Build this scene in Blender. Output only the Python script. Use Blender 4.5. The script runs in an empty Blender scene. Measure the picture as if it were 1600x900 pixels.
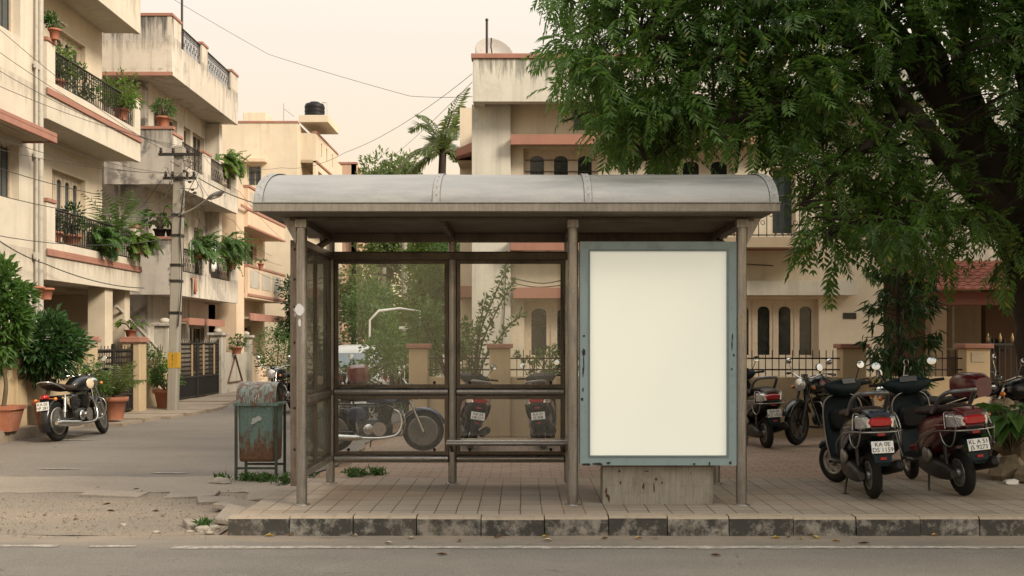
import bpy, math, random
from mathutils import Vector, Matrix, Euler, Quaternion

SC = bpy.context.scene
COL = SC.collection
PI = math.pi
R = math.radians
F, CX, CY, EYE = 1630.0, 815.0, 535.0, 1.55


def at(px, py, d):
    """the place in the street seen at that point of the survey photo, d metres ahead"""
    return Vector(((px - CX) * d / F, d, EYE - (py - CY) * d / F))


def gx(px, d):
    return (px - CX) * d / F


def gz(py, d):
    return EYE - (py - CY) * d / F


# ------------------------------------------------------------------ mesh builder
class MB:
    def __init__(self, M=None):
        self.v = []
        self.f = []
        self.s = []
        self.mi = []
        self.M = M or Matrix.Identity(4)
        self.mat = 0

    def add(self, verts, faces, smooth=False):
        b = len(self.v)
        M = self.M
        self.v.extend([tuple(M @ Vector(p)) for p in verts])
        for f in faces:
            self.f.append([b + i for i in f])
            self.s.append(smooth)
            self.mi.append(self.mat)
        return self

    def box(self, x0, x1, y0, y1, z0, z1):
        v = [(x0, y0, z0), (x1, y0, z0), (x1, y1, z0), (x0, y1, z0), (x0, y0, z1), (x1, y0, z1), (x1, y1, z1), (x0, y1, z1)]
        return self.add(v, [(0, 3, 2, 1), (4, 5, 6, 7), (0, 1, 5, 4), (1, 2, 6, 5), (2, 3, 7, 6), (3, 0, 4, 7)])

    def obox(self, c, size, rot=(0, 0, 0)):
        old = self.M
        self.M = old @ Matrix.Translation(c) @ Euler(rot).to_matrix().to_4x4()
        a, b, d = size[0] / 2, size[1] / 2, size[2] / 2
        self.box(-a, a, -b, b, -d, d)
        self.M = old
        return self

    def bar(self, p0, p1, w, h, up=(0, 0, 1)):
        p0, p1 = Vector(p0), Vector(p1)
        d = (p1 - p0).normalized()
        up = Vector(up)
        if abs(d.dot(up)) > .99:
            up = Vector((0, 1, 0))
        s = d.cross(up).normalized()
        u = s.cross(d).normalized()
        v = []
        for p in (p0, p1):
            for a, b in ((-1, -1), (1, -1), (1, 1), (-1, 1)):
                v.append(p + s * a * w / 2 + u * b * h / 2)
        return self.add(v, [(0, 1, 2, 3), (7, 6, 5, 4), (0, 4, 5, 1), (1, 5, 6, 2), (2, 6, 7, 3), (3, 7, 4, 0)])

    def tube(self, pts, r, n=8, cap=True, closed=False):
        pts = [Vector(p) for p in pts]
        m = len(pts)
        rr = r if isinstance(r, (list, tuple)) else [r] * m
        tang = []
        for i in range(m):
            if closed:
                t = pts[(i + 1) % m] - pts[i - 1]
            else:
                t = pts[min(i + 1, m - 1)] - pts[max(i - 1, 0)]
            tang.append(t.normalized() if t.length > 1e-9 else Vector((0, 0, 1)))
        t0 = tang[0]
        nrm = t0.orthogonal().normalized()
        vs = []
        for i in range(m):
            t = tang[i]
            nrm = (nrm - t * nrm.dot(t))
            nrm = nrm.normalized() if nrm.length > 1e-6 else t.orthogonal().normalized()
            b = t.cross(nrm)
            for k in range(n):
                a = 2 * PI * k / n
                vs.append(pts[i] + (nrm * math.cos(a) + b * math.sin(a)) * rr[i])
        fs = []
        for i in range(m if closed else m - 1):
            j = (i + 1) % m
            for k in range(n):
                k2 = (k + 1) % n
                fs.append((i * n + k, i * n + k2, j * n + k2, j * n + k))
        self.add(vs, fs, True)
        if cap and not closed:
            self.add(vs[:n], [tuple(reversed(range(n)))])
            self.add(vs[-n:], [tuple(range(n))])
        return self

    def lathe(self, prof, n=16, c=(0, 0, 0), axis='Z', smooth=True):
        c = Vector(c)
        vs, fs = [], []
        for (r, z) in prof:
            for k in range(n):
                a = 2 * PI * k / n
                p = Vector((r * math.cos(a), r * math.sin(a), z))
                if axis == 'Y':
                    p = Vector((p.x, p.z, -p.y))
                elif axis == 'X':
                    p = Vector((p.z, p.y, -p.x))
                vs.append(c + p)
        for i in range(len(prof) - 1):
            for k in range(n):
                k2 = (k + 1) % n
                fs.append((i * n + k, i * n + k2, (i + 1) * n + k2, (i + 1) * n + k))
        self.add(vs, fs, smooth)
        if prof[0][0] > 1e-4:
            self.add(vs[:n], [tuple(reversed(range(n)))])
        if prof[-1][0] > 1e-4:
            self.add(vs[-n:], [tuple(range(n))])
        return self

    def prism(self, poly, a0, a1, plane='XZ'):
        """outline extruded from a0 to a1 along the axis left over"""
        def P(p, a):
            if plane == 'XZ':
                return (p[0], a, p[1])
            if plane == 'YZ':
                return (a, p[0], p[1])
            return (p[0], p[1], a)
        n = len(poly)
        v = [P(p, a0) for p in poly] + [P(p, a1) for p in poly]
        fs = [tuple(range(n)), tuple(reversed(range(n, 2 * n)))]
        for i in range(n):
            j = (i + 1) % n
            fs.append((i, n + i, n + j, j))
        return self.add(v, fs)

    def loft(self, rings, cap=True, smooth=True, closed=True):
        n = len(rings[0])
        vs = [p for r in rings for p in r]
        fs = []
        for i in range(len(rings) - 1):
            for k in range(n if closed else n - 1):
                k2 = (k + 1) % n
                fs.append((i * n + k, i * n + k2, (i + 1) * n + k2, (i + 1) * n + k))
        self.add(vs, fs, smooth)
        if cap:
            self.add(rings[0], [tuple(reversed(range(n)))])
            self.add(rings[-1], [tuple(range(n))])
        return self

    def ell(self, c, r, nu=12, nv=8, rot=(0, 0, 0)):
        old = self.M
        self.M = old @ Matrix.Translation(c) @ Euler(rot).to_matrix().to_4x4()
        prof = [(math.sin(PI * i / nv), -math.cos(PI * i / nv)) for i in range(nv + 1)]
        prof[0] = (1e-5, -1)
        prof[-1] = (1e-5, 1)
        self.M = self.M @ Matrix.Diagonal((r[0], r[1], r[2], 1))
        self.lathe(prof, nu)
        self.M = old
        return self

    def torus(self, c, Rr, r, axis='Y', n=28, m=10, sq=1.0):
        """ring round an axis; sq stretches it along the axis"""
        vs, fs = [], []
        c = Vector(c)
        for i in range(n):
            a = 2 * PI * i / n
            for k in range(m):
                b = 2 * PI * k / m
                q = Rr + r * math.cos(b)
                h = r * sq * math.sin(b)
                p = {'Y': (q * math.cos(a), h, q * math.sin(a)), 'X': (h, q * math.cos(a), q * math.sin(a)),
                     'Z': (q * math.cos(a), q * math.sin(a), h)}[axis]
                vs.append(c + Vector(p))
        for i in range(n):
            for k in range(m):
                j, l = (i + 1) % n, (k + 1) % m
                fs.append((i * m + k, j * m + k, j * m + l, i * m + l))
        return self.add(vs, fs, True)

    def wall(self, u0, u1, z0, z1, y0, y1, holes=()):
        """upright wall along local x with rectangular openings (a, b, lo, hi)"""
        us = sorted(set([u0, u1] + [q for h in holes for q in h[:2] if u0 < q < u1]))
        zs = sorted(set([z0, z1] + [q for h in holes for q in h[2:4] if z0 < q < z1]))
        nu, nz = len(us) - 1, len(zs) - 1
        solid = {}
        for i in range(nu):
            for j in range(nz):
                cu, cz = (us[i] + us[i + 1]) / 2, (zs[j] + zs[j + 1]) / 2
                solid[i, j] = not any(h[0] < cu < h[1] and h[2] < cz < h[3] for h in holes)
        vs, fs = [], []
        for (i, j), ok in solid.items():
            if not ok:
                continue
            a, b, c, d = us[i], us[i + 1], zs[j], zs[j + 1]
            q = []
            q.append([(a, y0, c), (b, y0, c), (b, y0, d), (a, y0, d)])
            q.append([(b, y1, c), (a, y1, c), (a, y1, d), (b, y1, d)])
            if not solid.get((i - 1, j)):
                q.append([(a, y1, c), (a, y0, c), (a, y0, d), (a, y1, d)])
            if not solid.get((i + 1, j)):
                q.append([(b, y0, c), (b, y1, c), (b, y1, d), (b, y0, d)])
            if not solid.get((i, j - 1)):
                q.append([(a, y1, c), (b, y1, c), (b, y0, c), (a, y0, c)])
            if not solid.get((i, j + 1)):
                q.append([(a, y0, d), (b, y0, d), (b, y1, d), (a, y1, d)])
            for w in q:
                k = len(vs)
                vs += w
                fs.append((k, k + 1, k + 2, k + 3))
        return self.add(vs, fs)

    def leaf(self, p, d, side, L, W, bend=.12):
        up = side.cross(d)
        a = p + d * L * .42
        t = p + d * L - up * (L * bend)
        self.v += [tuple(p), tuple(a + side * W * .5 + up * W * .12), tuple(t), tuple(a - side * W * .5 + up * W * .12)]
        b = len(self.v) - 4
        self.f.append([b, b + 1, b + 2, b + 3])
        self.s.append(False)
        self.mi.append(self.mat)

    def build(self, name, mats, parent=None, bevel=0, seg=2, shift=True, loc=None):
        me = bpy.data.meshes.new(name)
        vs = self.v
        org = WORLD_ORG.get(parent.name) if (parent is not None and shift) else None
        if loc is not None:
            vs = [(a - loc[0], b - loc[1], c - loc[2]) for a, b, c in vs]
        elif org is not None:
            vs = [(a - org[0], b - org[1], c - org[2]) for a, b, c in vs]
        me.from_pydata(vs, [], self.f)
        if not isinstance(mats, (list, tuple)):
            mats = [mats]
        for m in mats:
            me.materials.append(m)
        me.polygons.foreach_set('use_smooth', self.s)
        me.polygons.foreach_set('material_index', self.mi)
        me.update()
        o = bpy.data.objects.new(name, me)
        COL.objects.link(o)
        if parent is not None:
            o.parent = parent
            if org is not None:
                WORLD_ORG[o.name] = org
        if loc is not None:
            o.location = loc
            if parent is None:
                WORLD_ORG[o.name] = Vector(loc)
        if bevel:
            b = o.modifiers.new('soft edge', 'BEVEL')
            b.width = bevel
            b.segments = seg
            b.limit_method = 'ANGLE'
            b.angle_limit = R(40)
        return o


WORLD_ORG = {}


def tag(o, label=None, cat=None, group=None, kind=None):
    if label:
        o['label'] = label
    if cat:
        o['category'] = cat
    if group:
        o['group'] = group
    if kind:
        o['kind'] = kind
    return o


def thing(name, label, cat, loc=(0, 0, 0), rz=0, group=None, world=True):
    """an Empty at the base of a thing; world=True: its parts are drawn in street coordinates"""
    o = bpy.data.objects.new(name, None)
    o.empty_display_size = .2
    COL.objects.link(o)
    o.location = loc
    o.rotation_euler = (0, 0, rz)
    if world:
        WORLD_ORG[o.name] = Vector(loc)
    return tag(o, label, cat, group)


def structure(mb, name, mats, **k):
    return tag(mb.build(name, mats, **k), kind='structure')


def kids(o):
    return [c for c in bpy.data.objects if c.parent is o]


def copy_tree(o, parent=None, remap=None, table=None):
    if table is None:
        table = {}
        for c in bpy.data.objects:
            if c.parent:
                table.setdefault(c.parent.name, []).append(c)
    c = o.copy()
    COL.objects.link(c)
    c.parent = parent
    if remap and c.type == 'MESH':
        for s in c.material_slots:
            if s.material and s.material.name in remap:
                m = remap[s.material.name]
                s.link = 'OBJECT'
                s.material = m
    for ch in table.get(o.name, []):
        copy_tree(ch, c, remap, table)
    return c


def ring(x, w, zb, zt, n=14, p=2.6, y0=0.0):
    """rounded cross section standing across the x axis"""
    out = []
    zc, h = (zb + zt) / 2, (zt - zb) / 2
    for k in range(n):
        a = 2 * PI * k / n
        c, s = math.cos(a), math.sin(a)
        out.append(Vector((x, y0 + w * math.copysign(abs(c) ** (2 / p), c), zc + h * math.copysign(abs(s) ** (2 / p), s))))
    return out


def arc(c, r, a0, a1, n, plane='XZ', off=0):
    pts = []
    for i in range(n + 1):
        a = R(a0 + (a1 - a0) * i / n)
        u, v = c[0] + r * math.cos(a), c[1] + r * math.sin(a)
        pts.append((u, off, v) if plane == 'XZ' else (u, v, off) if plane == 'XY' else (off, u, v))
    return pts


def smooth_path(pts, n=5):
    """Catmull-Rom through the points"""
    pts = [Vector(p) for p in pts]
    out = []
    for i in range(len(pts) - 1):
        p0, p1, p2, p3 = pts[max(i - 1, 0)], pts[i], pts[i + 1], pts[min(i + 2, len(pts) - 1)]
        for k in range(n):
            t = k / n
            out.append(.5 * ((2 * p1) + (p2 - p0) * t + (2 * p0 - 5 * p1 + 4 * p2 - p3) * t * t + (3 * p1 - p0 - 3 * p2 + p3) * t ** 3))
    out.append(pts[-1])
    return out


def lettering(name, text, size, mat, parent, loc, rot, thick=.001, align='CENTER'):
    cu = bpy.data.curves.new(name, 'FONT')
    cu.body = text
    cu.size = size
    cu.extrude = thick
    cu.align_x = align
    cu.align_y = 'CENTER'
    cu.resolution_u = 3
    tmp = bpy.data.objects.new(name + '_curve', cu)
    COL.objects.link(tmp)
    me = bpy.data.meshes.new_from_object(tmp.evaluated_get(bpy.context.evaluated_depsgraph_get()))
    bpy.data.objects.remove(tmp)
    bpy.data.curves.remove(cu)
    me.materials.clear()
    me.materials.append(mat)
    o = bpy.data.objects.new(name, me)
    COL.objects.link(o)
    o.parent = parent
    o.location = loc
    o.rotation_euler = rot
    return o


# ------------------------------------------------------------------ materials
class NT:
    def __init__(self, name):
        self.m = bpy.data.materials.new(name)
        self.m.use_nodes = True
        self.t = self.m.node_tree
        self.t.nodes.clear()
        self.out = self.n('ShaderNodeOutputMaterial')

    def n(self, typ, **k):
        o = self.t.nodes.new(typ)
        for a, b in k.items():
            setattr(o, a, b)
        return o

    def l(self, a, b):
        self.t.links.new(a, b)

    def val(self, node, key, v):
        if isinstance(v, bpy.types.NodeSocket):
            self.l(v, node.inputs[key])
        else:
            if isinstance(v, tuple) and len(v) == 3 and node.inputs[key].type == 'RGBA':
                v = (*v, 1)
            node.inputs[key].default_value = v

    def coord(self, kind='Object', scale=(1, 1, 1), rot=(0, 0, 0)):
        if kind == 'World':
            s = self.n('ShaderNodeNewGeometry').outputs['Position']
        else:
            s = self.n('ShaderNodeTexCoord').outputs[kind]
        m = self.n('ShaderNodeMapping')
        m.inputs['Scale'].default_value = scale
        m.inputs['Rotation'].default_value = rot
        self.l(s, m.inputs['Vector'])
        return m.outputs['Vector']

    def noise(self, vec, scale, detail=4, rough=.55, dist=0):
        o = self.n('ShaderNodeTexNoise')
        self.l(vec, o.inputs['Vector'])
        o.inputs['Scale'].default_value = scale
        o.inputs['Detail'].default_value = detail
        o.inputs['Roughness'].default_value = rough
        o.inputs['Distortion'].default_value = dist
        return o.outputs['Fac']

    def voro(self, vec, scale, feature='F1', out='Distance'):
        o = self.n('ShaderNodeTexVoronoi', feature=feature)
        self.l(vec, o.inputs['Vector'])
        o.inputs['Scale'].default_value = scale
        return o.outputs[out]

    def ramp(self, fac, a, b, lo=0.0, hi=1.0):
        o = self.n('ShaderNodeMapRange')
        o.clamp = True
        self.val(o, 'Value', fac)
        o.inputs['From Min'].default_value = a
        o.inputs['From Max'].default_value = b
        o.inputs['To Min'].default_value = lo
        o.inputs['To Max'].default_value = hi
        return o.outputs['Result']

    def math(self, op, a, b=0.0):
        o = self.n('ShaderNodeMath', operation=op)
        self.val(o, 0, a)
        self.val(o, 1, b)
        return o.outputs[0]

    def mix(self, fac, a, b, blend='MIX'):
        o = self.n('ShaderNodeMix', data_type='RGBA', blend_type=blend)
        self.val(o, 0, fac)
        self.val(o, 6, a)
        self.val(o, 7, b)
        return o.outputs[2]

    def bump(self, h, strength=.3, dist=.01, nrm=None):
        o = self.n('ShaderNodeBump')
        o.inputs['Strength'].default_value = strength
        o.inputs['Distance'].default_value = dist
        self.l(h, o.inputs['Height'])
        if nrm is not None:
            self.l(nrm, o.inputs['Normal'])
        return o.outputs['Normal']

    def bsdf(self, col, rough=.6, metal=0.0, normal=None, coat=0.0, spec=.5, link=True, **extra):
        o = self.n('ShaderNodeBsdfPrincipled')
        self.val(o, 'Base Color', col)
        self.val(o, 'Roughness', rough)
        self.val(o, 'Metallic', metal)
        self.val(o, 'Coat Weight', coat)
        o.inputs['Specular IOR Level'].default_value = spec
        if normal is not None:
            self.l(normal, o.inputs['Normal'])
        for k, v in extra.items():
            self.val(o, k, v)
        if link:
            self.l(o.outputs[0], self.out.inputs['Surface'])
        return o.outputs[0]


def sc(c, k):
    return tuple(min(1, max(0, x * k)) for x in c)


def paint(name, col, rough=.5, metal=0.0, var=.12, scale=4.0, dirt=(.10, .08, .06), dirt_amt=.35, coat=0.0, bump=0.0, kind='Object', spec=.5):
    """painted, plastic or metal surface with uneven tone, dust and a little roughness variation"""
    t = NT(name)
    v = t.coord(kind)
    n1 = t.noise(v, scale, 5)
    n2 = t.noise(v, scale * 2.7, 6, .7)
    c = t.mix(n1, sc(col, 1 - var), sc(col, 1 + var))
    d = t.ramp(n2, .52, .72, 0, dirt_amt)
    c = t.mix(d, c, dirt)
    r = t.ramp(n2, .3, .75, rough * .8, min(1, rough * 1.35 + .05))
    nb = None
    if bump:
        nb = t.bump(t.noise(v, scale * 14, 3), bump, .004)
    t.bsdf(c, r, metal, nb, coat, spec)
    return t.m


def plaster(name, col, grime=.5, grime_col=(.10, .09, .08), streak=.5, patch=None, bump=.25, pt=.56, st0=.5, bands=()):
    """lime-washed wall: blotches, rain streaks, fine grain"""
    t = NT(name)
    v = t.coord('World')
    vs = t.coord('World', (2.6, 2.6, .16))
    big = t.noise(v, .55, 5, .6)
    mid = t.noise(v, 2.4, 6, .65)
    fine = t.noise(v, 26, 4, .7)
    st = t.noise(vs, 1.7, 5, .6)
    c = t.mix(t.ramp(big, .3, .7), sc(col, .86), sc(col, 1.08))
    c = t.mix(t.ramp(mid, .42, .75, 0, .35), c, sc(col, .74))
    s1 = t.math('MULTIPLY', t.ramp(st, st0, st0 + .2), t.ramp(big, .36, .62))
    c = t.mix(t.math('MULTIPLY', s1, streak), c, grime_col)
    g = t.math('MULTIPLY', t.ramp(mid, .55, .72), t.ramp(big, .5, .64))
    c = t.mix(t.math('MULTIPLY', g, grime), c, grime_col)
    c = t.mix(t.ramp(fine, .35, .7, 0, .16), c, sc(col, .6))
    if patch:
        c = t.mix(t.math('MULTIPLY', t.ramp(t.noise(v, 1.1, 6, .68, .6), pt, pt + .06), t.ramp(fine, .2, .6, .4, 1)), c, patch)
    if bands:     # black rain marks that run down below copings
        sp = t.n('ShaderNodeSeparateXYZ')
        t.l(v, sp.inputs[0])
        s2 = t.noise(t.coord('World', (4.5, 4.5, .5)), 2.0, 6, .68)
        for lo, hi, amt in bands:
            k = t.math('MULTIPLY', t.ramp(sp.outputs['Z'], lo, hi), t.ramp(sp.outputs['Z'], hi + .12, hi + .125, 1, 0))
            k = t.ramp(t.math('ADD', s2, t.math('MULTIPLY', k, .22)), .60, .76)
            k = t.math('MULTIPLY', k, t.math('MULTIPLY', t.ramp(sp.outputs['Z'], lo - .3, lo), t.ramp(sp.outputs['Z'], hi + .12, hi + .125, 1, 0)))
            c = t.mix(t.math('MULTIPLY', k, amt), c, grime_col)
    h = t.math('ADD', t.math('MULTIPLY', fine, .5), mid)
    t.bsdf(c, .88, 0, t.bump(h, bump, .012), spec=.25)
    return t.m


def foliage(name, dark, light, warm=None, trans=.35, rough=.45):
    t = NT(name)
    rnd = t.n('ShaderNodeNewGeometry').outputs['Random Per Island']
    v = t.coord('World')
    n = t.noise(v, 1.5, 3)
    c = t.mix(t.math('ADD', t.math('MULTIPLY', rnd, .5), t.ramp(n, .32, .68, 0, .5)), dark, light)
    if warm:
        c = t.mix(t.ramp(rnd, .975, .99), c, warm)
    b = t.bsdf(c, rough, 0, None, 0, .45, link=False)
    tr = t.n('ShaderNodeBsdfTranslucent')
    t.l(t.mix(.5, c, sc(light, 1.6)), tr.inputs['Color'])
    mx = t.n('ShaderNodeMixShader')
    mx.inputs[0].default_value = trans
    t.l(b, mx.inputs[1])
    t.l(tr.outputs[0], mx.inputs[2])
    t.l(mx.outputs[0], t.out.inputs['Surface'])
    return t.m


def steel(name, col, rough=.38, stain=(.13, .10, .07), amt=.55, metal=.85, axis=(1, 1, 1)):
    """weathered brushed steel"""
    t = NT(name)
    v = t.coord('World')
    vz = t.coord('World', (9, 9, .8))
    n1 = t.noise(v, 3.2, 6, .65)
    n2 = t.noise(vz, 6, 4, .6)
    n3 = t.noise(v, 40, 3, .6)
    c = t.mix(t.ramp(n2, .3, .7), sc(col, .8), sc(col, 1.15))
    c = t.mix(t.ramp(n1, .5, .72, 0, amt), c, stain)
    c = t.mix(t.ramp(n3, .58, .7, 0, .35), c, sc(stain, 1.2))
    t.bsdf(c, t.ramp(n1, .35, .7, rough, rough + .25), t.ramp(n1, .5, .75, metal, metal * .5), t.bump(n3, .12, .002))
    return t.m


MAT = {}
MAT['chrome'] = paint('chrome', (.55, .545, .53), .2, 1.0, .05, 9, (.25, .2, .15), .25)
MAT['guard'] = paint('dull chrome guard', (.30, .295, .28), .3, 1.0, .2, 9, (.1, .08, .06), .5)
MAT['mirror'] = paint('mirror glass', (.6, .63, .65), .03, 1.0, .02, 3, dirt_amt=.05)
MAT['black'] = paint('black plastic', (.007, .007, .008), .5, 0, .2, 8, (.03, .027, .023), .3, bump=.1, spec=.25)
MAT['rubber'] = paint('tyre rubber', (.010, .0095, .009), .8, 0, .3, 10, (.045, .036, .028), .45, bump=.3, spec=.25)
MAT['dark_metal'] = paint('dark metal', (.05, .048, .045), .45, .7, .3, 9, (.12, .08, .05), .4, bump=.2)
MAT['alloy'] = paint('dull alloy', (.30, .29, .27), .45, .8, .2, 9, (.1, .08, .06), .5, bump=.2)
MAT['gloss_black'] = paint('gloss black paint', (.005, .005, .006), .25, 0, .2, 5, (.05, .045, .035), .15, coat=.4)
MAT['navy'] = paint('dark teal paint', (.004, .012, .015), .5, 0, .2, 5, (.02, .019, .017), .2, coat=0, spec=.22)
MAT['blue'] = paint('blue paint', (.005, .016, .05), .25, 0, .2, 5, (.05, .045, .04), .12, coat=.5)
MAT['maroon'] = paint('maroon paint', (.085, .005, .009), .27, 0, .18, 5, (.06, .04, .035), .15, coat=.5)
MAT['grey_paint'] = paint('grey paint', (.10, .10, .11), .3, .2, .15, 5, (.08, .07, .06), .2, coat=.6)
MAT['cream_paint'] = paint('cream paint', (.62, .52, .36), .3, 0, .08, 5, (.2, .15, .1), .2, coat=.6)
MAT['brown_seat'] = paint('brown seat leather', (.030, .018, .014), .55, 0, .2, 7, (.06, .045, .035), .25, bump=.2, spec=.3)
MAT['black_seat'] = paint('seat vinyl', (.012, .011, .011), .55, 0, .2, 7, (.05, .045, .04), .3, bump=.2, spec=.3)
MAT['red_lens'] = paint('red lens', (.36, .010, .012), .15, 0, .15, 30, dirt_amt=.1, coat=.6)
MAT['amber_lens'] = paint('amber lens', (.55, .16, .02), .15, 0, .1, 30, dirt_amt=.1, coat=.6)
MAT['clear_lens'] = paint('clear lens', (.66, .64, .62), .10, .5, .5, 60, (.4, .18, .08), .5, coat=.8)
MAT['plate_white'] = paint('white number plate', (.72, .72, .70), .45, 0, .05, 9, (.3, .25, .2), .25)
MAT['ink'] = paint('black lettering', (.015, .015, .016), .6, 0, .1, 9, dirt_amt=.1)
MAT['white_paint'] = paint('white paint', (.74, .73, .70), .28, 0, .05, 3, (.35, .3, .24), .25, coat=.5)
MAT['terracotta'] = paint('terracotta', (.34, .13, .075), .85, 0, .22, 6, (.45, .33, .25), .35, bump=.3)
MAT['cable'] = paint('cable sheath', (.045, .04, .036), .7, 0, .2, 3, dirt_amt=.1)
MAT['bark'] = paint('dark bark', (.035, .025, .018), .95, 0, .45, 9, (.012, .009, .007), .6, bump=1.0)
MAT['stem'] = paint('thin stem', (.09, .07, .04), .9, 0, .3, 12, (.04, .035, .02), .5, bump=.4)
MAT['rail_iron'] = paint('black railing iron', (.022, .02, .018), .55, .3, .3, 8, (.12, .06, .03), .4)
MAT['red_trim'] = plaster('red oxide trim', (.36, .18, .135), .45, (.14, .10, .09), .4)
MAT['stone'] = paint('field stone', (.20, .155, .10), .95, 0, .4, 5, (.10, .075, .05), .5, bump=.7)
MAT['pale_stone'] = paint('pale rubble', (.30, .265, .22), .95, 0, .3, 9, (.2, .15, .1), .4, bump=.5)
MAT['dark_glass'] = paint('dark window glass', (.018, .02, .02), .12, 0, .3, 2, (.09, .08, .07), .35, spec=.7)
MAT['blue_glass'] = paint('bluish window glass', (.05, .065, .07), .12, 0, .3, 2, (.12, .11, .1), .35, spec=.7)
MAT['wood_cream'] = paint('painted timber', (.54, .45, .35), .6, 0, .12, 5, (.25, .18, .12), .4, bump=.2)
MAT['lf_neem'] = foliage('neem leaf', (.018, .052, .011), (.125, .235, .04), (.28, .26, .05), .45, .36)
MAT['lf_dark'] = foliage('dark leaf', (.011, .036, .010), (.045, .105, .024), None, .3, .38)
MAT['lf_mid'] = foliage('garden leaf', (.022, .065, .013), (.085, .17, .03), None, .38)
MAT['lf_light'] = foliage('yellow green leaf', (.045, .10, .016), (.15, .235, .035), None, .42)
MAT['lf_palm'] = foliage('palm leaf', (.04, .07, .02), (.14, .18, .05), (.24, .19, .06), .42)
MAT['lf_far'] = foliage('far tree leaf', (.05, .085, .025), (.15, .20, .06), None, .42, .6)
MAT['flower'] = paint('white petals', (.75, .72, .68), .7, 0, .08, 6, dirt_amt=.1)
# ------------------------------------------------------------------ camera, sky, sun
SC.view_settings.view_transform = 'Standard'
SC.view_settings.look = 'None'
SC.view_settings.gamma = 1
SC.view_settings.exposure = 0.55
SC.render.film_transparent = False
try:
    SC.cycles.max_bounces = 8
    SC.cycles.transparent_max_bounces = 16
    SC.cycles.caustics_reflective = False
    SC.cycles.caustics_refractive = False
    SC.cycles.sample_clamp_indirect = 6
    SC.cycles.use_denoising = True
except Exception:
    pass

cam = bpy.data.cameras.new('camera')
cam.sensor_width = 36
cam.lens = 36 * F / 1600
cam.shift_x = -(CX - 800) / 1600
cam.shift_y = (CY - 450) / 1600
cam.clip_start = .05
cam.clip_end = 3000
co = bpy.data.objects.new('camera', cam)
co.location = (0, 0, EYE)
co.rotation_euler = (R(90), 0, 0)
COL.objects.link(co)
SC.camera = co

SUN_EL, SUN_AZ = 36.0, 124.0      # degrees; azimuth from the street's far end towards the porch house

w = bpy.data.worlds.new('World')
SC.world = w
w.use_nodes = True
nt = w.node_tree
nt.nodes.clear()
wo = nt.nodes.new('ShaderNodeOutputWorld')
bg = nt.nodes.new('ShaderNodeBackground')
sky = nt.nodes.new('ShaderNodeTexSky')
sky.sky_type = 'NISHITA'
sky.sun_disc = False
sky.sun_elevation = R(SUN_EL)
sky.sun_rotation = R(SUN_AZ)
sky.dust_density = 6
sky.air_density = 1.2
sky.ozone_density = .5
tc = nt.nodes.new('ShaderNodeTexCoord')
sx = nt.nodes.new('ShaderNodeSeparateXYZ')
nt.links.new(tc.outputs['Generated'], sx.inputs[0])
# thin high overcast: one even veil, a little deeper towards the horizon
rp = nt.nodes.new('ShaderNodeValToRGB')
rp.color_ramp.elements[0].position = .0
rp.color_ramp.elements[0].color = (.345, .25, .14, 1)
rp.color_ramp.elements[1].position = 1.0
rp.color_ramp.elements[1].color = (.74, .73, .70, 1)
for ps, cl in ((.09, (.355, .27, .168, 1)), (.17, (.355, .295, .222, 1)), (.28, (.355, .314, .264, 1)), (.5, (.42, .405, .375, 1))):
    e = rp.color_ramp.elements.new(ps)
    e.color = cl
nt.links.new(sx.outputs['Z'], rp.inputs[0])
vm = nt.nodes.new('ShaderNodeVectorMath')
vm.operation = 'SCALE'
vm.inputs['Scale'].default_value = 21
nt.links.new(rp.outputs[0], vm.inputs[0])
mxw = nt.nodes.new('ShaderNodeMix')
mxw.data_type = 'RGBA'
mxw.inputs[0].default_value = .88
nt.links.new(sky.outputs[0], mxw.inputs[6])
nt.links.new(vm.outputs[0], mxw.inputs[7])
nt.links.new(mxw.outputs[2], bg.inputs['Color'])
bg.inputs['Strength'].default_value = .1
nt.links.new(bg.outputs[0], wo.inputs['Surface'])

sl = bpy.data.lights.new('sun', 'SUN')
sl.energy = 3.3
sl.angle = R(18)
sl.color = (1.0, .88, .69)
so = bpy.data.objects.new('sun', sl)
az, el = R(SUN_AZ), R(SUN_EL)
dirv = Vector((math.sin(az) * math.cos(el), math.cos(az) * math.cos(el), math.sin(el)))
so.rotation_euler = dirv.to_track_quat('Z', 'Y').to_euler()
so.location = (20, 10, 30)
COL.objects.link(so)


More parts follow.
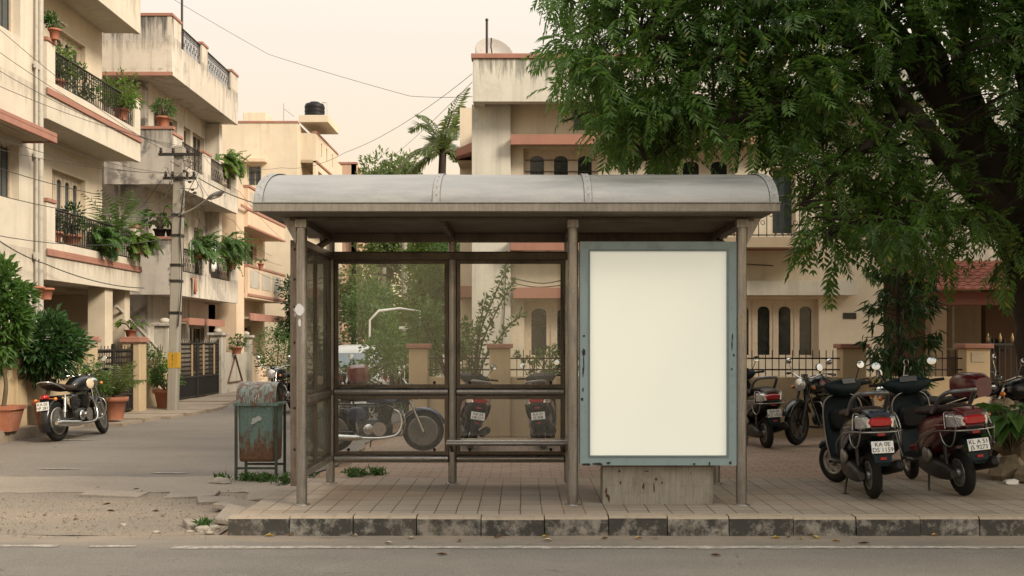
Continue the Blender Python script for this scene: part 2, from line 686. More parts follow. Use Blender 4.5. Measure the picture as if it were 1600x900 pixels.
# ------------------------------------------------------------------ ground materials
def asphalt(name, base, pale, patchy=.5, dust=None):
    t = NT(name)
    v = t.coord('World')
    vl = t.coord('World', (.35, 1.2, 1))
    big = t.noise(vl, .7, 5, .6)
    mid = t.noise(v, 2.3, 6, .65)
    agg = t.voro(v, 95, 'F1')
    fine = t.noise(v, 130, 2, .7)
    c = t.mix(t.ramp(big, .35, .68), base, pale)
    c = t.mix(t.ramp(mid, .5, .75, 0, patchy), c, sc(pale, 1.25))
    c = t.mix(t.ramp(agg, .1, .5, .6, 0), c, sc(pale, 1.8))
    c = t.mix(t.ramp(fine, .35, .6, .65, 0), c, sc(base, .45))
    crk = t.voro(t.coord('World', (1, 1, 1)), .55, 'DISTANCE_TO_EDGE')
    wob = t.math('ADD', crk, t.math('MULTIPLY', t.noise(v, 6, 4), .06))
    k = t.math('MULTIPLY', t.ramp(wob, .026, .036, 1, 0), t.ramp(mid, .5, .62))
    c = t.mix(t.math('MULTIPLY', k, .7), c, sc(base, .3))
    if dust:      # sand drifted against the kerb and the verge
        sp = t.n('ShaderNodeSeparateXYZ')
        t.l(v, sp.inputs[0])
        dn = t.math('ADD', t.math('MULTIPLY', t.noise(t.coord('World', (.8, 2.2, 1)), 1.6, 6, .7), 1.1), sp.outputs['Y'])
        c = t.mix(t.math('MULTIPLY', t.ramp(dn, dust[0], dust[1]), t.ramp(fine, .3, .6, .55, .95)), c, (.27, .215, .16))
    h = t.math('SUBTRACT', t.math('ADD', t.math('MULTIPLY', fine, .5), agg), t.math('MULTIPLY', k, 1.5))
    t.bsdf(c, t.ramp(mid, .3, .7, .75, .92), 0, t.bump(h, .5, .006), spec=.3)
    return t.m


def dirt(name, a, b, cdark):
    t = NT(name)
    v = t.coord('World')
    n1 = t.noise(v, 1.3, 6, .65)
    n2 = t.noise(v, 17, 5, .7)
    g = t.voro(v, 42)
    c = t.mix(t.ramp(n1, .35, .68), a, b)
    c = t.mix(t.ramp(n2, .5, .7, 0, .6), c, cdark)
    c = t.mix(t.ramp(g, .12, .2, .5, 0), c, sc(b, 1.25))
    t.bsdf(c, .95, 0, t.bump(t.math('ADD', n2, g), .6, .02), spec=.2)
    return t.m


def slabs(name, a, b, mortar, bw, rh, off, msize, stain, rot=0.0, bumps=.5):
    t = NT(name)
    v = t.coord('World', (1, 1, 1), (0, 0, rot))
    wv = t.n('ShaderNodeVectorMath', operation='ADD')
    nz = t.n('ShaderNodeTexNoise')
    t.l(v, nz.inputs['Vector'])
    nz.inputs['Scale'].default_value = 3.0
    sub = t.n('ShaderNodeVectorMath', operation='SCALE')
    t.l(nz.outputs['Color'], sub.inputs[0])
    sub.inputs['Scale'].default_value = .018
    t.l(v, wv.inputs[0])
    t.l(sub.outputs[0], wv.inputs[1])
    br = t.n('ShaderNodeTexBrick')
    br.offset = off
    t.l(wv.outputs[0], br.inputs['Vector'])
    br.inputs['Scale'].default_value = 1
    br.inputs['Brick Width'].default_value = bw
    br.inputs['Row Height'].default_value = rh
    br.inputs['Mortar Size'].default_value = msize
    br.inputs['Mortar Smooth'].default_value = .35
    br.inputs['Color1'].default_value = (*a, 1)
    br.inputs['Color2'].default_value = (*b, 1)
    br.inputs['Mortar'].default_value = (*mortar, 1)
    br.inputs['Bias'].default_value = 0
    n1 = t.noise(v, .9, 6, .62)
    n2 = t.noise(t.coord('World', (.6, 3, 1)), 2.2, 6, .65)
    n3 = t.noise(v, 60, 3, .7)
    c = br.outputs['Color']
    c = t.mix(t.ramp(n1, .45, .68, 0, .65), c, stain)
    c = t.mix(t.ramp(n2, .52, .7, 0, .5), c, sc(a, .5))
    c = t.mix(t.ramp(n3, .35, .65, .25, 0), c, sc(a, .4))
    h = t.math('SUBTRACT', t.math('MULTIPLY', n3, .25), br.outputs['Fac'])
    t.bsdf(c, .85, 0, t.bump(h, bumps, .008), spec=.3)
    return t.m


M_ROAD = asphalt('road asphalt', (.12, .11, .098), (.18, .163, .143), .45, (8.45, 9.0))
M_STREET = asphalt('street asphalt', (.15, .132, .115), (.215, .187, .158), .45)
M_DIRT = dirt('sandy dirt', (.24, .17, .115), (.33, .225, .15), (.12, .085, .06))
t = NT('sandy broken verge')
_v = t.coord('World')
_n1 = t.noise(t.coord('World', (.5, 1.1, 1)), 1.1, 6, .66)
_n2 = t.noise(_v, 13, 6, .72)
_g = t.voro(_v, 60)
_ag = t.ramp(_g, .08, .3, .35, 0)
_c = t.mix(t.ramp(_n1, .45, .6), (.25, .216, .177), (.315, .255, .195))
_c = t.mix(t.ramp(_n2, .45, .7, 0, .6), _c, (.24, .195, .15))
_c = t.mix(_ag, _c, (.36, .30, .235))
_c = t.mix(t.ramp(t.noise(_v, 70, 3, .7), .38, .6, .6, 0), _c, (.07, .055, .042))
t.bsdf(_c, .95, 0, t.bump(t.math('ADD', _n2, _g), .6, .015), spec=.2)
M_VERGE = t.m
M_CONC = asphalt('worn concrete', (.235, .20, .165), (.32, .27, .215), .6)
M_TILE = slabs('cement paving', (.315, .265, .212), (.255, .214, .172), (.07, .055, .042), .30, .178, 0.0, .006, (.35, .25, .175), R(90))
M_BRICK = slabs('brick paving', (.30, .205, .15), (.25, .18, .135), (.09, .068, .05), .22, .115, .5, .006, (.33, .25, .185), 0, .7)
t = NT('kerb paint')
_v = t.coord('World')
_att = t.n('ShaderNodeAttribute', attribute_name='pale')
_n = t.noise(_v, 9, 7, .72)
_n2 = t.noise(_v, 1.6, 4, .6)
_w = t.ramp(t.math('ADD', t.math('ADD', _n, t.math('MULTIPLY', _att.outputs['Fac'], .065)), t.math('MULTIPLY', _n2, .24)), .62, .80)
_c = t.mix(_w, (.045, .043, .039), (.24, .222, .195))
_c = t.mix(t.ramp(_n2, .5, .7, 0, .35), _c, (.10, .08, .06))
t.bsdf(_c, .85, 0, t.bump(_n, .6, .02), spec=.25)
M_KERB = t.m
M_KTOP = paint('kerb concrete', (.30, .245, .185), .9, 0, .2, 5, (.12, .09, .065), .5, bump=.5, kind='World')
t = NT('road marking')
_v = t.coord('World')
_n = t.noise(_v, 14, 6, .7)
_c = t.mix(t.ramp(_n, .36, .56, .15, .9), (.42, .385, .335), (.17, .15, .13))
t.bsdf(_c, .85, 0, t.bump(_n, .3, .004))
M_MARK = t.m


def sheet(x0, x1, y0, y1, z, nx=1, ny=1, jag=None, seed=1, zf=None):
    """flat ground sheet; jag shifts its outline so that the edge wanders"""
    mb = MB()
    rnd = random.Random(seed)
    vs, fs = [], []
    for j in range(ny + 1):
        for i in range(nx + 1):
            x = x0 + (x1 - x0) * i / nx
            y = y0 + (y1 - y0) * j / ny
            if jag and (i in (0, nx)):
                x += rnd.uniform(-jag, jag)
            if jag and (j in (0, ny)):
                y += rnd.uniform(-jag, jag)
            vs.append((x, y, z + (zf(x, y) if zf else 0)))
    for j in range(ny):
        for i in range(nx):
            a = j * (nx + 1) + i
            fs.append((a, a + 1, a + nx + 2, a + nx + 1))
    mb.add(vs, fs)
    return mb


structure(sheet(-900, 900, -30, 1500, -.012), 'ground', M_DIRT)
structure(sheet(-60, 60, -12, 8.38, 0, 200, 1, .05, 4), 'road', M_ROAD)
structure(sheet(-8.0, -2.35, 11.75, 75, .004, 30, 90, .10, 7), 'side_street', M_STREET)
# broken concrete strip: the two slabs have parted along a ragged crack
def ragged(x, k):
    return .07 * math.sin(x * 1.1 + k) + .05 * math.sin(x * 1.7 + k) + .03 * math.sin(x * 4.3 + 2 * k) + .014 * math.sin(x * 13.0 + k) + .008 * math.sin(x * 31.0)


NX = 240
rnd2 = random.Random(12)
va, vb, fa = [], [], []
for i in range(NX + 1):
    x = -12 + (12 - 2.44) * i / NX
    e = 10.66 + ragged(x, 1)
    gap = max(0.0, -.025 + .10 * math.sin(x * 1.1 + .4) * math.sin(x * 2.9) + .035 * math.sin(x * 17) + rnd2.uniform(-.02, .02))
    va += [(x, 8.40 + ragged(x, 3) * .4, .001), (x, e, .010)]
    vb += [(x, e + gap, .015), (x, e + gap + .004, -.01), (x, 12.0 + ragged(x, 5), .010)]
for i in range(NX):
    fa.append((2 * i, 2 * i + 2, 2 * i + 3, 2 * i + 1))
fb = []
for i in range(NX):
    a = 3 * i
    fb += [(a + 1, a + 4, a + 3, a), (a, a + 3, a + 5, a + 2)]
structure(MB().add(va, fa), 'broken_verge', M_VERGE)
structure(MB().add(vb, fb), 'concrete_apron', M_CONC)

# kerb: a row of cast blocks, alternate ones once painted white
kb = MB()
rnd = random.Random(5)
edges = [-2.36]
while edges[-1] < 24:
    edges.append(edges[-1] + rnd.uniform(.47, .52))
pale = []
for i in range(len(edges) - 1):
    a, b = edges[i] + .004, edges[i + 1] - .004
    y = 8.355 + rnd.uniform(-.008, .008)
    zt = .152 + rnd.uniform(-.006, .006)
    if i == 0:
        y += .015
    n0 = len(kb.v)
    kb.mat = 0
    v = [(a, y, -.02), (b, y, -.02), (b, y + .10, zt), (a, y + .10, zt)]
    kb.add([(a, y, -.02), (b, y, -.02), (b, y + .012, zt - .02), (a, y + .012, zt - .02)], [(0, 1, 2, 3)])
    kb.mat = 1
    kb.add([(a, y + .012, zt - .02), (b, y + .012, zt - .02), (b, y + .03, zt), (a, y + .03, zt), (b, y + .16, zt), (a, y + .16, zt)], [(0, 1, 2, 3), (3, 2, 4, 5)])
    kb.mat = 0
    kb.add([(a, y, -.02), (a, y + .16, -.02), (a, y + .16, zt), (a, y + .03, zt), (a, y + .012, zt - .02)], [(0, 1, 2, 3, 4)])
    kb.add([(b, y, -.02), (b, y + .16, -.02), (b, y + .16, zt), (b, y + .03, zt), (b, y + .012, zt - .02)], [(4, 3, 2, 1, 0)])
    pv = 1.0 if i % 2 == 1 else (.0 if i != 12 else .4)
    if i == 0:
        pv = .02
    pale += [pv + rnd.uniform(0, .12)] * (len(kb.v) - n0)
ko = structure(kb, 'kerb', [M_KERB, M_KTOP])
at_ = ko.data.attributes.new('pale', 'FLOAT', 'POINT')
at_.data.foreach_set('value', pale)

pv = MB()
pv.add([(-2.34, 8.51, .146), (24, 8.51, .146), (24, 10.78, .146), (-2.30, 10.78, .146)], [(0, 1, 2, 3)])
pv.add([(-2.34, 8.51, -.02), (-2.34, 8.51, .146), (-2.30, 10.78, .146), (-2.30, 10.78, -.02)], [(0, 1, 2, 3)])
pv.add([(-2.30, 10.78, .146), (24, 10.78, .146), (24, 10.79, .10), (-2.30, 10.79, .10)], [(0, 3, 2, 1)])
structure(pv, 'pavement', M_TILE)
structure(sheet(-2.0, 24, 10.78, 15.75, .125, 60, 12, .06, 21, lambda x, y: .012 * math.sin(x * 2.1 + y) + .01 * math.sin(y * 3.7)), 'brick_pavement', M_BRICK)

# lifted and broken slabs at the outer corner of the footpath
bp = MB()
for (x, y, z, sx, sy, tz, tilt) in ((-2.50, 9.05, .05, .22, .5, 4, (5, 12, 0)), (-2.62, 9.7, .03, .34, .5, -6, (-3, 7, 0)), (-2.55, 10.3, .03, .3, .42, 9, (4, -4, 0)), (-2.95, 10.1, .012, .36, .3, 20, (2, 3, 0)), (-3.3, 10.45, .012, .5, .28, 4, (3, -2, 0)), (-2.72, 8.75, .02, .2, .22, 30, (8, 5, 0)), (-4.1, 10.5, .012, .6, .26, -3, (2, 2, 0))):
    bp.obox((x, y, z), (sx, sy, .05), (R(tilt[0]), R(tilt[1]), R(tz)))
structure(bp, 'broken_paving', M_CONC, bevel=.01)

# edge line of the road and the broken dashes before it
mk = MB()


def streak_line(a, b, y0, y1):
    n = max(2, int((b - a) / .15))
    vs, fs = [], []
    for i in range(n + 1):
        x = a + (b - a) * i / n
        e = .012
        vs += [(x, y0 + rnd.uniform(-e, e), .004), (x, y1 + rnd.uniform(-e, e), .004)]
    for i in range(n):
        fs.append((2 * i, 2 * i + 2, 2 * i + 3, 2 * i + 1))
    mk.add(vs, fs)


streak_line(-2.64, 14, 7.83, 7.93)
streak_line(-3.28, -2.93, 7.88, 7.96)
streak_line(-4.6, -3.52, 7.90, 7.98)
structure(mk, 'road_marking', M_MARK)
# worn white patches on the side street
mk = MB()
for (px, py, d, wx, wy) in ((265, 740, 12.3, .55, .12), (90, 735, 12.7, .6, .08), (105, 688, 16.5, 1.0, .15)):
    c = at(px, py, d)
    n = 12
    mk.add([(c.x, c.y, .012)] + [(c.x + wx * .5 * math.cos(2 * PI * k / n) * rnd.uniform(.7, 1.1), c.y + wy * .5 * math.sin(2 * PI * k / n) * rnd.uniform(.7, 1.1), .012) for k in range(n)],
           [(0, 1 + k, 1 + (k + 1) % n) for k in range(n)])
structure(mk, 'worn_marking', M_MARK)

# raised footway in front of the houses on the far side of the side street
fw = MB()
rnd = random.Random(8)
y = 13.0
while y < 34:
    y2 = y + rnd.uniform(.8, 1.3)
    xo = (-8.02 if y < 18.5 else -7.12 + .25 * math.sin(y * .9)) + rnd.uniform(-.03, .03)
    h = .17 if y < 18.5 else .06
    h += rnd.uniform(-.02, .02)
    fw.box(-12.0, xo, y, y2 - .012, -.02, h)
    y = y2
structure(fw, 'footway', paint('footway concrete', (.26, .21, .16), .92, 0, .25, 3, (.10, .08, .06), .55, bump=.5, kind='World'))
# ------------------------------------------------------------------ bus shelter
M_STEEL = steel('shelter steel', (.285, .27, .25), .24, (.085, .066, .048), .35, .85)
M_STEELD = steel('shelter dark channel', (.12, .095, .07), .42, (.04, .028, .02), .6, .75)
M_FASCIA = steel('shelter fascia', (.26, .235, .20), .45, (.11, .085, .06), .4, .6)
t = NT('galvanised roof')
_v = t.coord('World')
_n = t.noise(t.coord('World', (1.2, 5, 5)), 1.6, 6, .62)
_n2 = t.noise(_v, 22, 5, .7)
_c = t.mix(t.ramp(_n, .35, .7), (.24, .232, .22), (.33, .32, .30))
_c = t.mix(t.ramp(_n2, .58, .72, 0, .4), _c, (.20, .18, .16))
t.bsdf(_c, t.ramp(_n, .3, .7, .40, .58), .6, t.bump(_n, .3, .03))
M_ROOF = t.m
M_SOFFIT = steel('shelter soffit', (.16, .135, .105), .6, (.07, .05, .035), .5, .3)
M_STRAP = steel('roof strap', (.30, .295, .285), .5, (.22, .18, .15), .4, .55)

t = NT('dusty glass')
_v = t.coord('World')
_n = t.noise(_v, 1.4, 6, .62)
_n2 = t.noise(t.coord('World', (7, 7, 1.2)), 3, 5, .6)
_z = t.n('ShaderNodeSeparateXYZ')
t.l(_v, _z.inputs[0])
_spk = t.ramp(t.noise(_v, 34, 4, .7), .60, .70)
_dust = t.math('ADD', t.ramp(_n, .35, .75, .012, .05), t.math('MULTIPLY', t.ramp(_n2, .45, .75), .025))
_dust = t.math('ADD', _dust, t.math('MULTIPLY', _spk, .05))
_tr = t.n('ShaderNodeBsdfTransparent')
_tr.inputs['Color'].default_value = (.992, .992, .982, 1)
_gl = t.n('ShaderNodeBsdfGlossy')
_gl.inputs['Roughness'].default_value = .03
_gl.inputs['Color'].default_value = (.9, .95, .93, 1)
_df = t.n('ShaderNodeBsdfDiffuse')
_df.inputs['Color'].default_value = (.9, .85, .74, 1)
_tl = t.n('ShaderNodeBsdfTranslucent')
_tl.inputs['Color'].default_value = (.95, .90, .78, 1)
_dm = t.n('ShaderNodeMixShader')
_dm.inputs[0].default_value = .55
t.l(_df.outputs[0], _dm.inputs[1])
t.l(_tl.outputs[0], _dm.inputs[2])
_fr = t.n('ShaderNodeFresnel')
_fr.inputs['IOR'].default_value = 1.45
_a = t.n('ShaderNodeMixShader')
t.l(_fr.outputs[0], _a.inputs[0])
t.l(_tr.outputs[0], _a.inputs[1])
t.l(_gl.outputs[0], _a.inputs[2])
_b = t.n('ShaderNodeMixShader')
t.l(_dust, _b.inputs[0])
t.l(_a.outputs[0], _b.inputs[1])
t.l(_dm.outputs[0], _b.inputs[2])
t.l(_b.outputs[0], t.out.inputs['Surface'])
M_GLASS = t.m

SH = thing('bus_shelter', 'steel and glass bus shelter with curved metal roof standing on the paved footpath', 'bus shelter', (0, 9.02, .146))
YF, YB = 9.02, 10.37
XL, XM, XP, XR = -1.90, -.687, .443, 1.90


def post(x, y, r, z1):
    m = MB()
    m.lathe([(r * 1.0, .146), (r, z1)], 20, (x, y, 0))
    m.lathe([(r + .022, .147), (r + .022, .153), (r + .004, .158)], 20, (x, y, 0))
    return m.build('post', M_STEEL, SH)


for x in (XL, XP, XR):
    post(x, YF, .046, 2.60)
for x in (XL, XM, XP + .02, XR + .03):
    post(x, YB, .043, 2.58)
# caps where the posts meet the eaves
for x in (XL, XP, XR):
    m = MB()
    m.box(x - .05, x + .05, YF - .05, YF + .05, 2.535, 2.615)
    m.build('post_cap', M_STEEL, SH, bevel=.008)

# roof: a barrel vault of sheet metal with a lip, closed below by a soffit
RC, RA, RB, RZ = 9.70, 1.10, .375, 2.695
X0, X1 = -2.205, 2.12


def vault(x0, x1, off, n=26, thick=.012, wob=0.0):
    m = MB()
    rnd = random.Random(3)
    outer, inner = [], []
    nx = max(1, int((x1 - x0) / .14))
    rings = []
    for i in range(n + 1):
        a = PI * (1 - i / n)
        rings.append((RC + (RA + off) * math.cos(a), RZ + (RB + off) * math.sin(a), RC + (RA + off - thick) * math.cos(a), RZ + (RB + off - thick) * math.sin(a)))
    vs, fs = [], []
    for j in range(nx + 1):
        x = x0 + (x1 - x0) * j / nx
        for r in rings:
            dz = wob * math.sin(x * 5.1 + r[0] * 3) * math.sin(x * 2.3) if wob else 0
            vs.append((x, r[0], r[1] + dz))
    for j in range(nx):
        for i in range(n):
            a = j * (n + 1) + i
            fs.append((a, a + n + 1, a + n + 2, a + 1))
    m.add(vs, fs, True)
    vi = [(v[0], RC + (v[1] - RC) * (1 - thick / RA), RZ + (v[2] - RZ) * (1 - thick / RB)) for v in vs]
    m.add(vi, [tuple(reversed(f)) for f in fs], True)
    for j in (0, nx):
        for i in range(n):
            a, b = j * (n + 1) + i, j * (n + 1) + i + 1
            m.add([vs[a], vs[b], vi[b], vi[a]], [(0, 1, 2, 3)])
    return m


roof = vault(X0, X1, 0, wob=.003).build('roof', M_ROOF, SH)
for xa, xb in ((X0 + .0, X0 + .07), (-.735, -.675), (.52, .58), (X1 - .07, X1)):
    s = vault(xa, xb, .010, thick=.008).build('seam_strap', M_STRAP, SH)
    for q in (0, 1):
        m = MB()
        x = (xa, xb)[q]
        m.tube([(x, RC + (RA + .006) * math.cos(PI * (1 - i / 24)), RZ + (RB + .006) * math.sin(PI * (1 - i / 24))) for i in range(25)], .0028, 5)
        m.build('sealant', MAT['black'], s)
    for i in range(1, 6):
        a = PI * (1 - i / 16)
        m = MB()
        m.ell(((xa + xb) / 2, RC + (RA + .012) * math.cos(a), RZ + (RB + .012) * math.sin(a)), (.0055, .0055, .004), 8, 5)
        m.build('rivet', MAT['alloy'], s)
for yy, nm in ((RC - RA, 'fascia'), (RC + RA, 'fascia')):
    m = MB()
    m.box(X0 - .01, X1 + .01, yy - .012, yy + .03, 2.628, 2.698)
    m.build(nm, M_FASCIA, SH, bevel=.005)
m = MB()
m.box(X0 - .012, X1 + .012, RC - RA - .02, RC - RA + .05, 2.6985, 2.706)
m.build('drip_edge', M_STRAP, SH, bevel=.002)
x = X0 + .12
while x < X1:
    m = MB()
    m.ell((x, RC - RA + .035, 2.714), (.012, .012, .011), 8, 5)
    m.build('roof_bolt', MAT['dark_metal'], SH)
    x += .30
# end plates closing the vault
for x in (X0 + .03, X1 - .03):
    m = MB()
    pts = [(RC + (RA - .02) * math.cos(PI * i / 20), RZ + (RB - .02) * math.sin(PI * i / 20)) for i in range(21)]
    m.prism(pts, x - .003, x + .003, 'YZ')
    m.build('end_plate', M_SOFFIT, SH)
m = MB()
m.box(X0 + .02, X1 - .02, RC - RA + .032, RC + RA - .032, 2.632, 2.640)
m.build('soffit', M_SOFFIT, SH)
# beams under the soffit
m = MB()
m.box(XL - .1, XR + .1, YB - .045, YB + .045, 2.545, 2.63)
m.build('back_beam', M_STEELD, SH, bevel=.004)
m = MB()
m.box(XL - .1, XR + .1, YF - .03, YF + .03, 2.60, 2.631)
m.build('front_beam', M_STEELD, SH, bevel=.004)
for x in (XL, XM, XP, XR):
    m = MB()
    m.bar((x, YF + .04, 2.60), (x, YB - .05, 2.585), .045, .06)
    m.build('cross_beam', M_STEELD, SH, bevel=.004)
for x, s in ((XL, -1), (XR, 1)):
    m = MB()
    m.prism([(x + s * .05, 2.40), (x + s * .17, 2.62), (x + s * .05, 2.62)], YF - .012, YF + .012)
    m.build('gusset', M_STEEL, SH)
    m = MB()
    m.bar((x, YF + .1, 2.30 if s < 0 else 2.35), (x, YB - .08, 2.56), .04, .05)
    m.build('brace', M_STEELD, SH, bevel=.003)

ZT, ZM, ZB = 2.405, 1.06, .395


def rail(p0, p1, r=.04):
    m = MB()
    m.tube([p0, p1], r, 16)
    return m.build('rail', M_STEEL, SH)


for za in (ZM, ZB):
    rail((XL + .043, YB, za), (XM - .043, YB, za))
    rail((XM + .043, YB, za), (XP - .023, YB, za))
m = MB()
m.box(XL, XP + .02, YB - .046, YB + .04, ZT - .04, ZT + .045)
m.build('top_rail', M_STEELD, SH, bevel=.012)


def pane(x0, x1, z0, z1, bolts=True):
    """glass in a dark channel, facing the road"""
    m = MB()
    b = .032
    m.wall(x0, x1, z0, z1, YB - .022, YB + .022, [(x0 + b, x1 - b, z0 + b, z1 - b)])
    fr = m.build('pane_frame', M_STEELD, SH, bevel=.004)
    g = MB()
    g.box(x0 + b - .008, x1 - b + .008, YB - .004, YB + .004, z0 + b - .008, z1 - b + .008)
    g.build('glass', M_GLASS, fr)
    for fx in (.12, .88):
        n = MB()
        n.lathe([(.016, 0), (.016, .008), (.008, .014)], 10, (x0 + (x1 - x0) * fx, YB - .004, z0 + b + .016), 'Y')
        n.build('glass_bolt', MAT['dark_metal'], fr)


for xa, xb in ((XL + .045, XM - .045), (XM + .045, XP - .025)):
    pane(xa, xb, ZM + .042, ZT - .042)
    pane(xa, xb, ZB + .042, ZM - .042)

# side screen on the bin's side
for z in (ZT + .01, ZM - .01, ZB + .01):
    m = MB()
    m.bar((XL, YF + .04, z), (XL, YB - .04, z), .05, .06)
    m.build('side_rail', M_STEEL, SH, bevel=.006)
ym = YF + .56
for za, zb in ((ZB + .04, ZM - .04), (ZM + .02, ZT - .02)):
    for ya, yb in ((YF + .05, ym), (ym, YB - .045)):
        m = MB(Matrix.Translation((XL, 0, 0)) @ Matrix.Rotation(R(90), 4, 'Z'))
        m.wall(ya, yb, za, zb, -.018, .018, [(ya + .028, yb - .028, za + .028, zb - .028)])
        fr = m.build('pane_frame', M_STEELD, SH, bevel=.003)
        g = MB()
        g.box(XL - .004, XL + .004, ya + .02, yb - .02, za + .02, zb - .02)
        g.build('glass', M_GLASS, fr)
# flat upright plate beside the corner post, with a scrap of old sticker
m = MB()
m.box(-2.012, -1.935, 9.07, 9.10, .30, 2.44)
m.box(-1.935, -1.928, 9.04, 9.13, .30, 2.44)
pl = m.build('edge_plate', steel('edge plate', (.24, .185, .14), .55, (.09, .055, .035), .7, .35), SH, bevel=.003)
m = MB()
for cx, cz, rx, rz in ((-1.91, 1.83, .042, .055), (-1.965, 1.84, .018, .03), (-1.966, 1.79, .013, .02), (-1.91, 1.72, .012, .035)):
    q = [(cx + rx * math.cos(a * PI / 7) * rnd.uniform(.8, 1.1), cz + rz * math.sin(a * PI / 7) * rnd.uniform(.8, 1.1)) for a in range(14)]
    m.prism(q, 8.972 if cx > -1.93 else 9.066, 9.062 if cx > -1.93 else 9.0685)
m.build('torn_sticker', paint('old sticker', (.50, .50, .50), .7, 0, .2, 20, (.25, .2, .16), .6), pl)
for z in (2.36, 2.1, 1.86, 1.55, .98, .62):
    m = MB()
    m.ell((-1.975, 9.068, z), (.010, .006, .012), 8, 5)
    m.build('bolt', MAT['dark_metal'], pl)

# perch bench
m = MB()
m.box(XM - .03, XP + .02, 9.98, 10.20, .597, .612)
bn = m.build('bench', paint('bench steel', (.52, .48, .44), .25, .9, .12, 6, (.2, .15, .1), .3, kind='World'), SH, bevel=.004)
m = MB()
m.tube([(XM - .035, 9.975, .582), (XP + .03, 9.975, .582)], .022, 14)
m.build('front_tube', M_STEEL, bn)
for x in (XM, XP - .03):
    m = MB()
    m.bar((x, 10.0, .585), (x, YB - .03, .585), .05, .02)
    m.bar((x, 10.05, .58), (x, YB - .03, .47), .03, .02)
    m.build('bracket', M_STEELD, bn)

# ------------------------------------------------------------------ advertising panel
M_ADFR = paint('grey blue enamel', (.235, .315, .335), .42, .1, .1, 3.0, (.12, .12, .11), .3, bump=.06, kind='World')
t = NT('blank lit poster')
_v = t.coord('World')
_n = t.noise(_v, .8, 3)
_c = t.mix(t.ramp(_n, .3, .7), (.76, .755, .65), (.76, .76, .675))
t.bsdf(_c, .35, 0, None, 0, .4, **{'Emission Color': (.95, .98, .84), 'Emission Strength': .19})
M_POSTER = t.m
M_BASE = steel('panel plinth', (.27, .25, .21), .75, (.11, .075, .05), .6, .15)
AD = thing('advertising_panel', 'tall blank cream lightbox in a grey blue frame on a low plinth', 'advertising panel', (1.18, 9.1, .146))
m = MB()
m.wall(.505, 1.855, .489, 2.42, 9.0, 9.20, [(.589, 1.772, .572, 2.339)])
m.build('frame', M_ADFR, AD, bevel=.008)
m = MB()
m.box(.58, 1.78, 9.022, 9.05, .565, 2.345)
m.build('poster', M_POSTER, AD)
m = MB()
m.wall(.575, 1.786, .558, 2.353, 8.994, 9.021, [(.591, 1.770, .574, 2.337)])
m.build('inner_trim', paint('trim', (.16, .21, .22), .4, .3, .1, 5, kind='World'), AD, bevel=.002)
m = MB()
m.box(.52, 1.84, 9.201, 9.215, .5, 2.41)
m.build('back_cover', M_ADFR, AD)
m = MB()
m.box(.705, 1.667, 9.07, 9.34, .13, .487)
m.build('plinth', M_BASE, AD, bevel=.008)
m = MB()
m.box(.70, 1.672, 9.065, 9.345, .470, .4885)
m.build('plinth_lip', M_STEELD, AD)
rnd = random.Random(31)


def splotch(mb, cx, cz, rx, rz, y0, y1, n=11):
    mb.prism([(cx + rx * math.cos(2 * PI * k / n) * rnd.uniform(.6, 1.15), cz + rz * math.sin(2 * PI * k / n) * rnd.uniform(.6, 1.15)) for k in range(n)], y0, y1)


for cx, cz, rx, rz in ((.538, 1.465, .018, .035), (.536, 1.37, .006, .09), (.53, 1.29, .006, .04), (.537, 1.605, .011, .011), (.53, 1.14, .007, .02), (.522, 1.06, .012, .015),
                       (1.82, 1.60, .007, .03), (1.815, 1.53, .006, .06), (1.83, 1.44, .01, .012), (1.815, 1.32, .008, .01), (.66, .50, .05, .014), (.56, .497, .04, .012), (1.62, .505, .01, .016), (1.49, .502, .012, .01), (1.80, .51, .012, .018), (.75, .51, .02, .012)):
    m = MB()
    splotch(m, cx, cz, rx, rz, 8.9965, 9.0)
    m.build('paint_chip', MAT['ink'], AD)
M_RUST = paint('rust', (.07, .035, .018), .9, 0, .4, 30)
for cx, cz, rx, rz in ((.742, .22, .018, .02), (.735, .26, .012, .03), (.76, .19, .01, .03), (.86, .33, .008, .015), (1.06, .30, .010, .03), (1.17, .36, .012, .018), (1.15, .29, .006, .05), (1.09, .43, .02, .006), (.85, .43, .012, .012), (1.22, .33, .01, .01), (1.47, .41, .006, .008)):
    m = MB()
    splotch(m, cx, cz, rx, rz, 9.0665, 9.07)
    m.build('rust_stain', M_RUST, AD)

# ------------------------------------------------------------------ rubbish bin
t = NT('flaking green bin paint')
_v = t.coord('World')
_n = t.noise(_v, 5.5, 8, .68, .4)
_n2 = t.noise(t.coord('World', (6, 6, 1.1)), 3.2, 6, .65)
_n3 = t.noise(_v, 30, 5, .7)
_sz = t.n('ShaderNodeSeparateXYZ')
t.l(_v, _sz.inputs[0])
_c = t.mix(t.ramp(_n3, .3, .7), (.10, .165, .145), (.17, .25, .22))
_low = t.ramp(_sz.outputs['Z'], .25, .62, .17, 0)
_m1 = t.ramp(t.math('ADD', t.math('MULTIPLY', t.math('ADD', _n, _n2), .5), _low), .52, .60)
_c = t.mix(t.math('MULTIPLY', _m1, .95), _c, t.mix(t.ramp(_n3, .35, .65), (.07, .032, .015), (.20, .085, .035)))
_m2 = t.ramp(_n, .30, .36, 1, 0)
_c = t.mix(t.math('MULTIPLY', _m2, .7), _c, (.40, .42, .38))
_m3 = t.math('MULTIPLY', t.ramp(_n3, .56, .62), .6)
_c = t.mix(_m3, _c, (.05, .055, .045))
t.bsdf(_c, .7, .1, t.bump(t.math('ADD', _n3, _m1), .5, .006))
M_BIN = t.m
t = NT('bin hood paint')
_v = t.coord('World')
_n = t.noise(t.coord('World', (7, 7, 2)), 3.4, 7, .68)
_n3 = t.noise(_v, 34, 5, .7)
_c = t.mix(t.ramp(_n3, .3, .7), (.15, .21, .185), (.27, .31, .28))
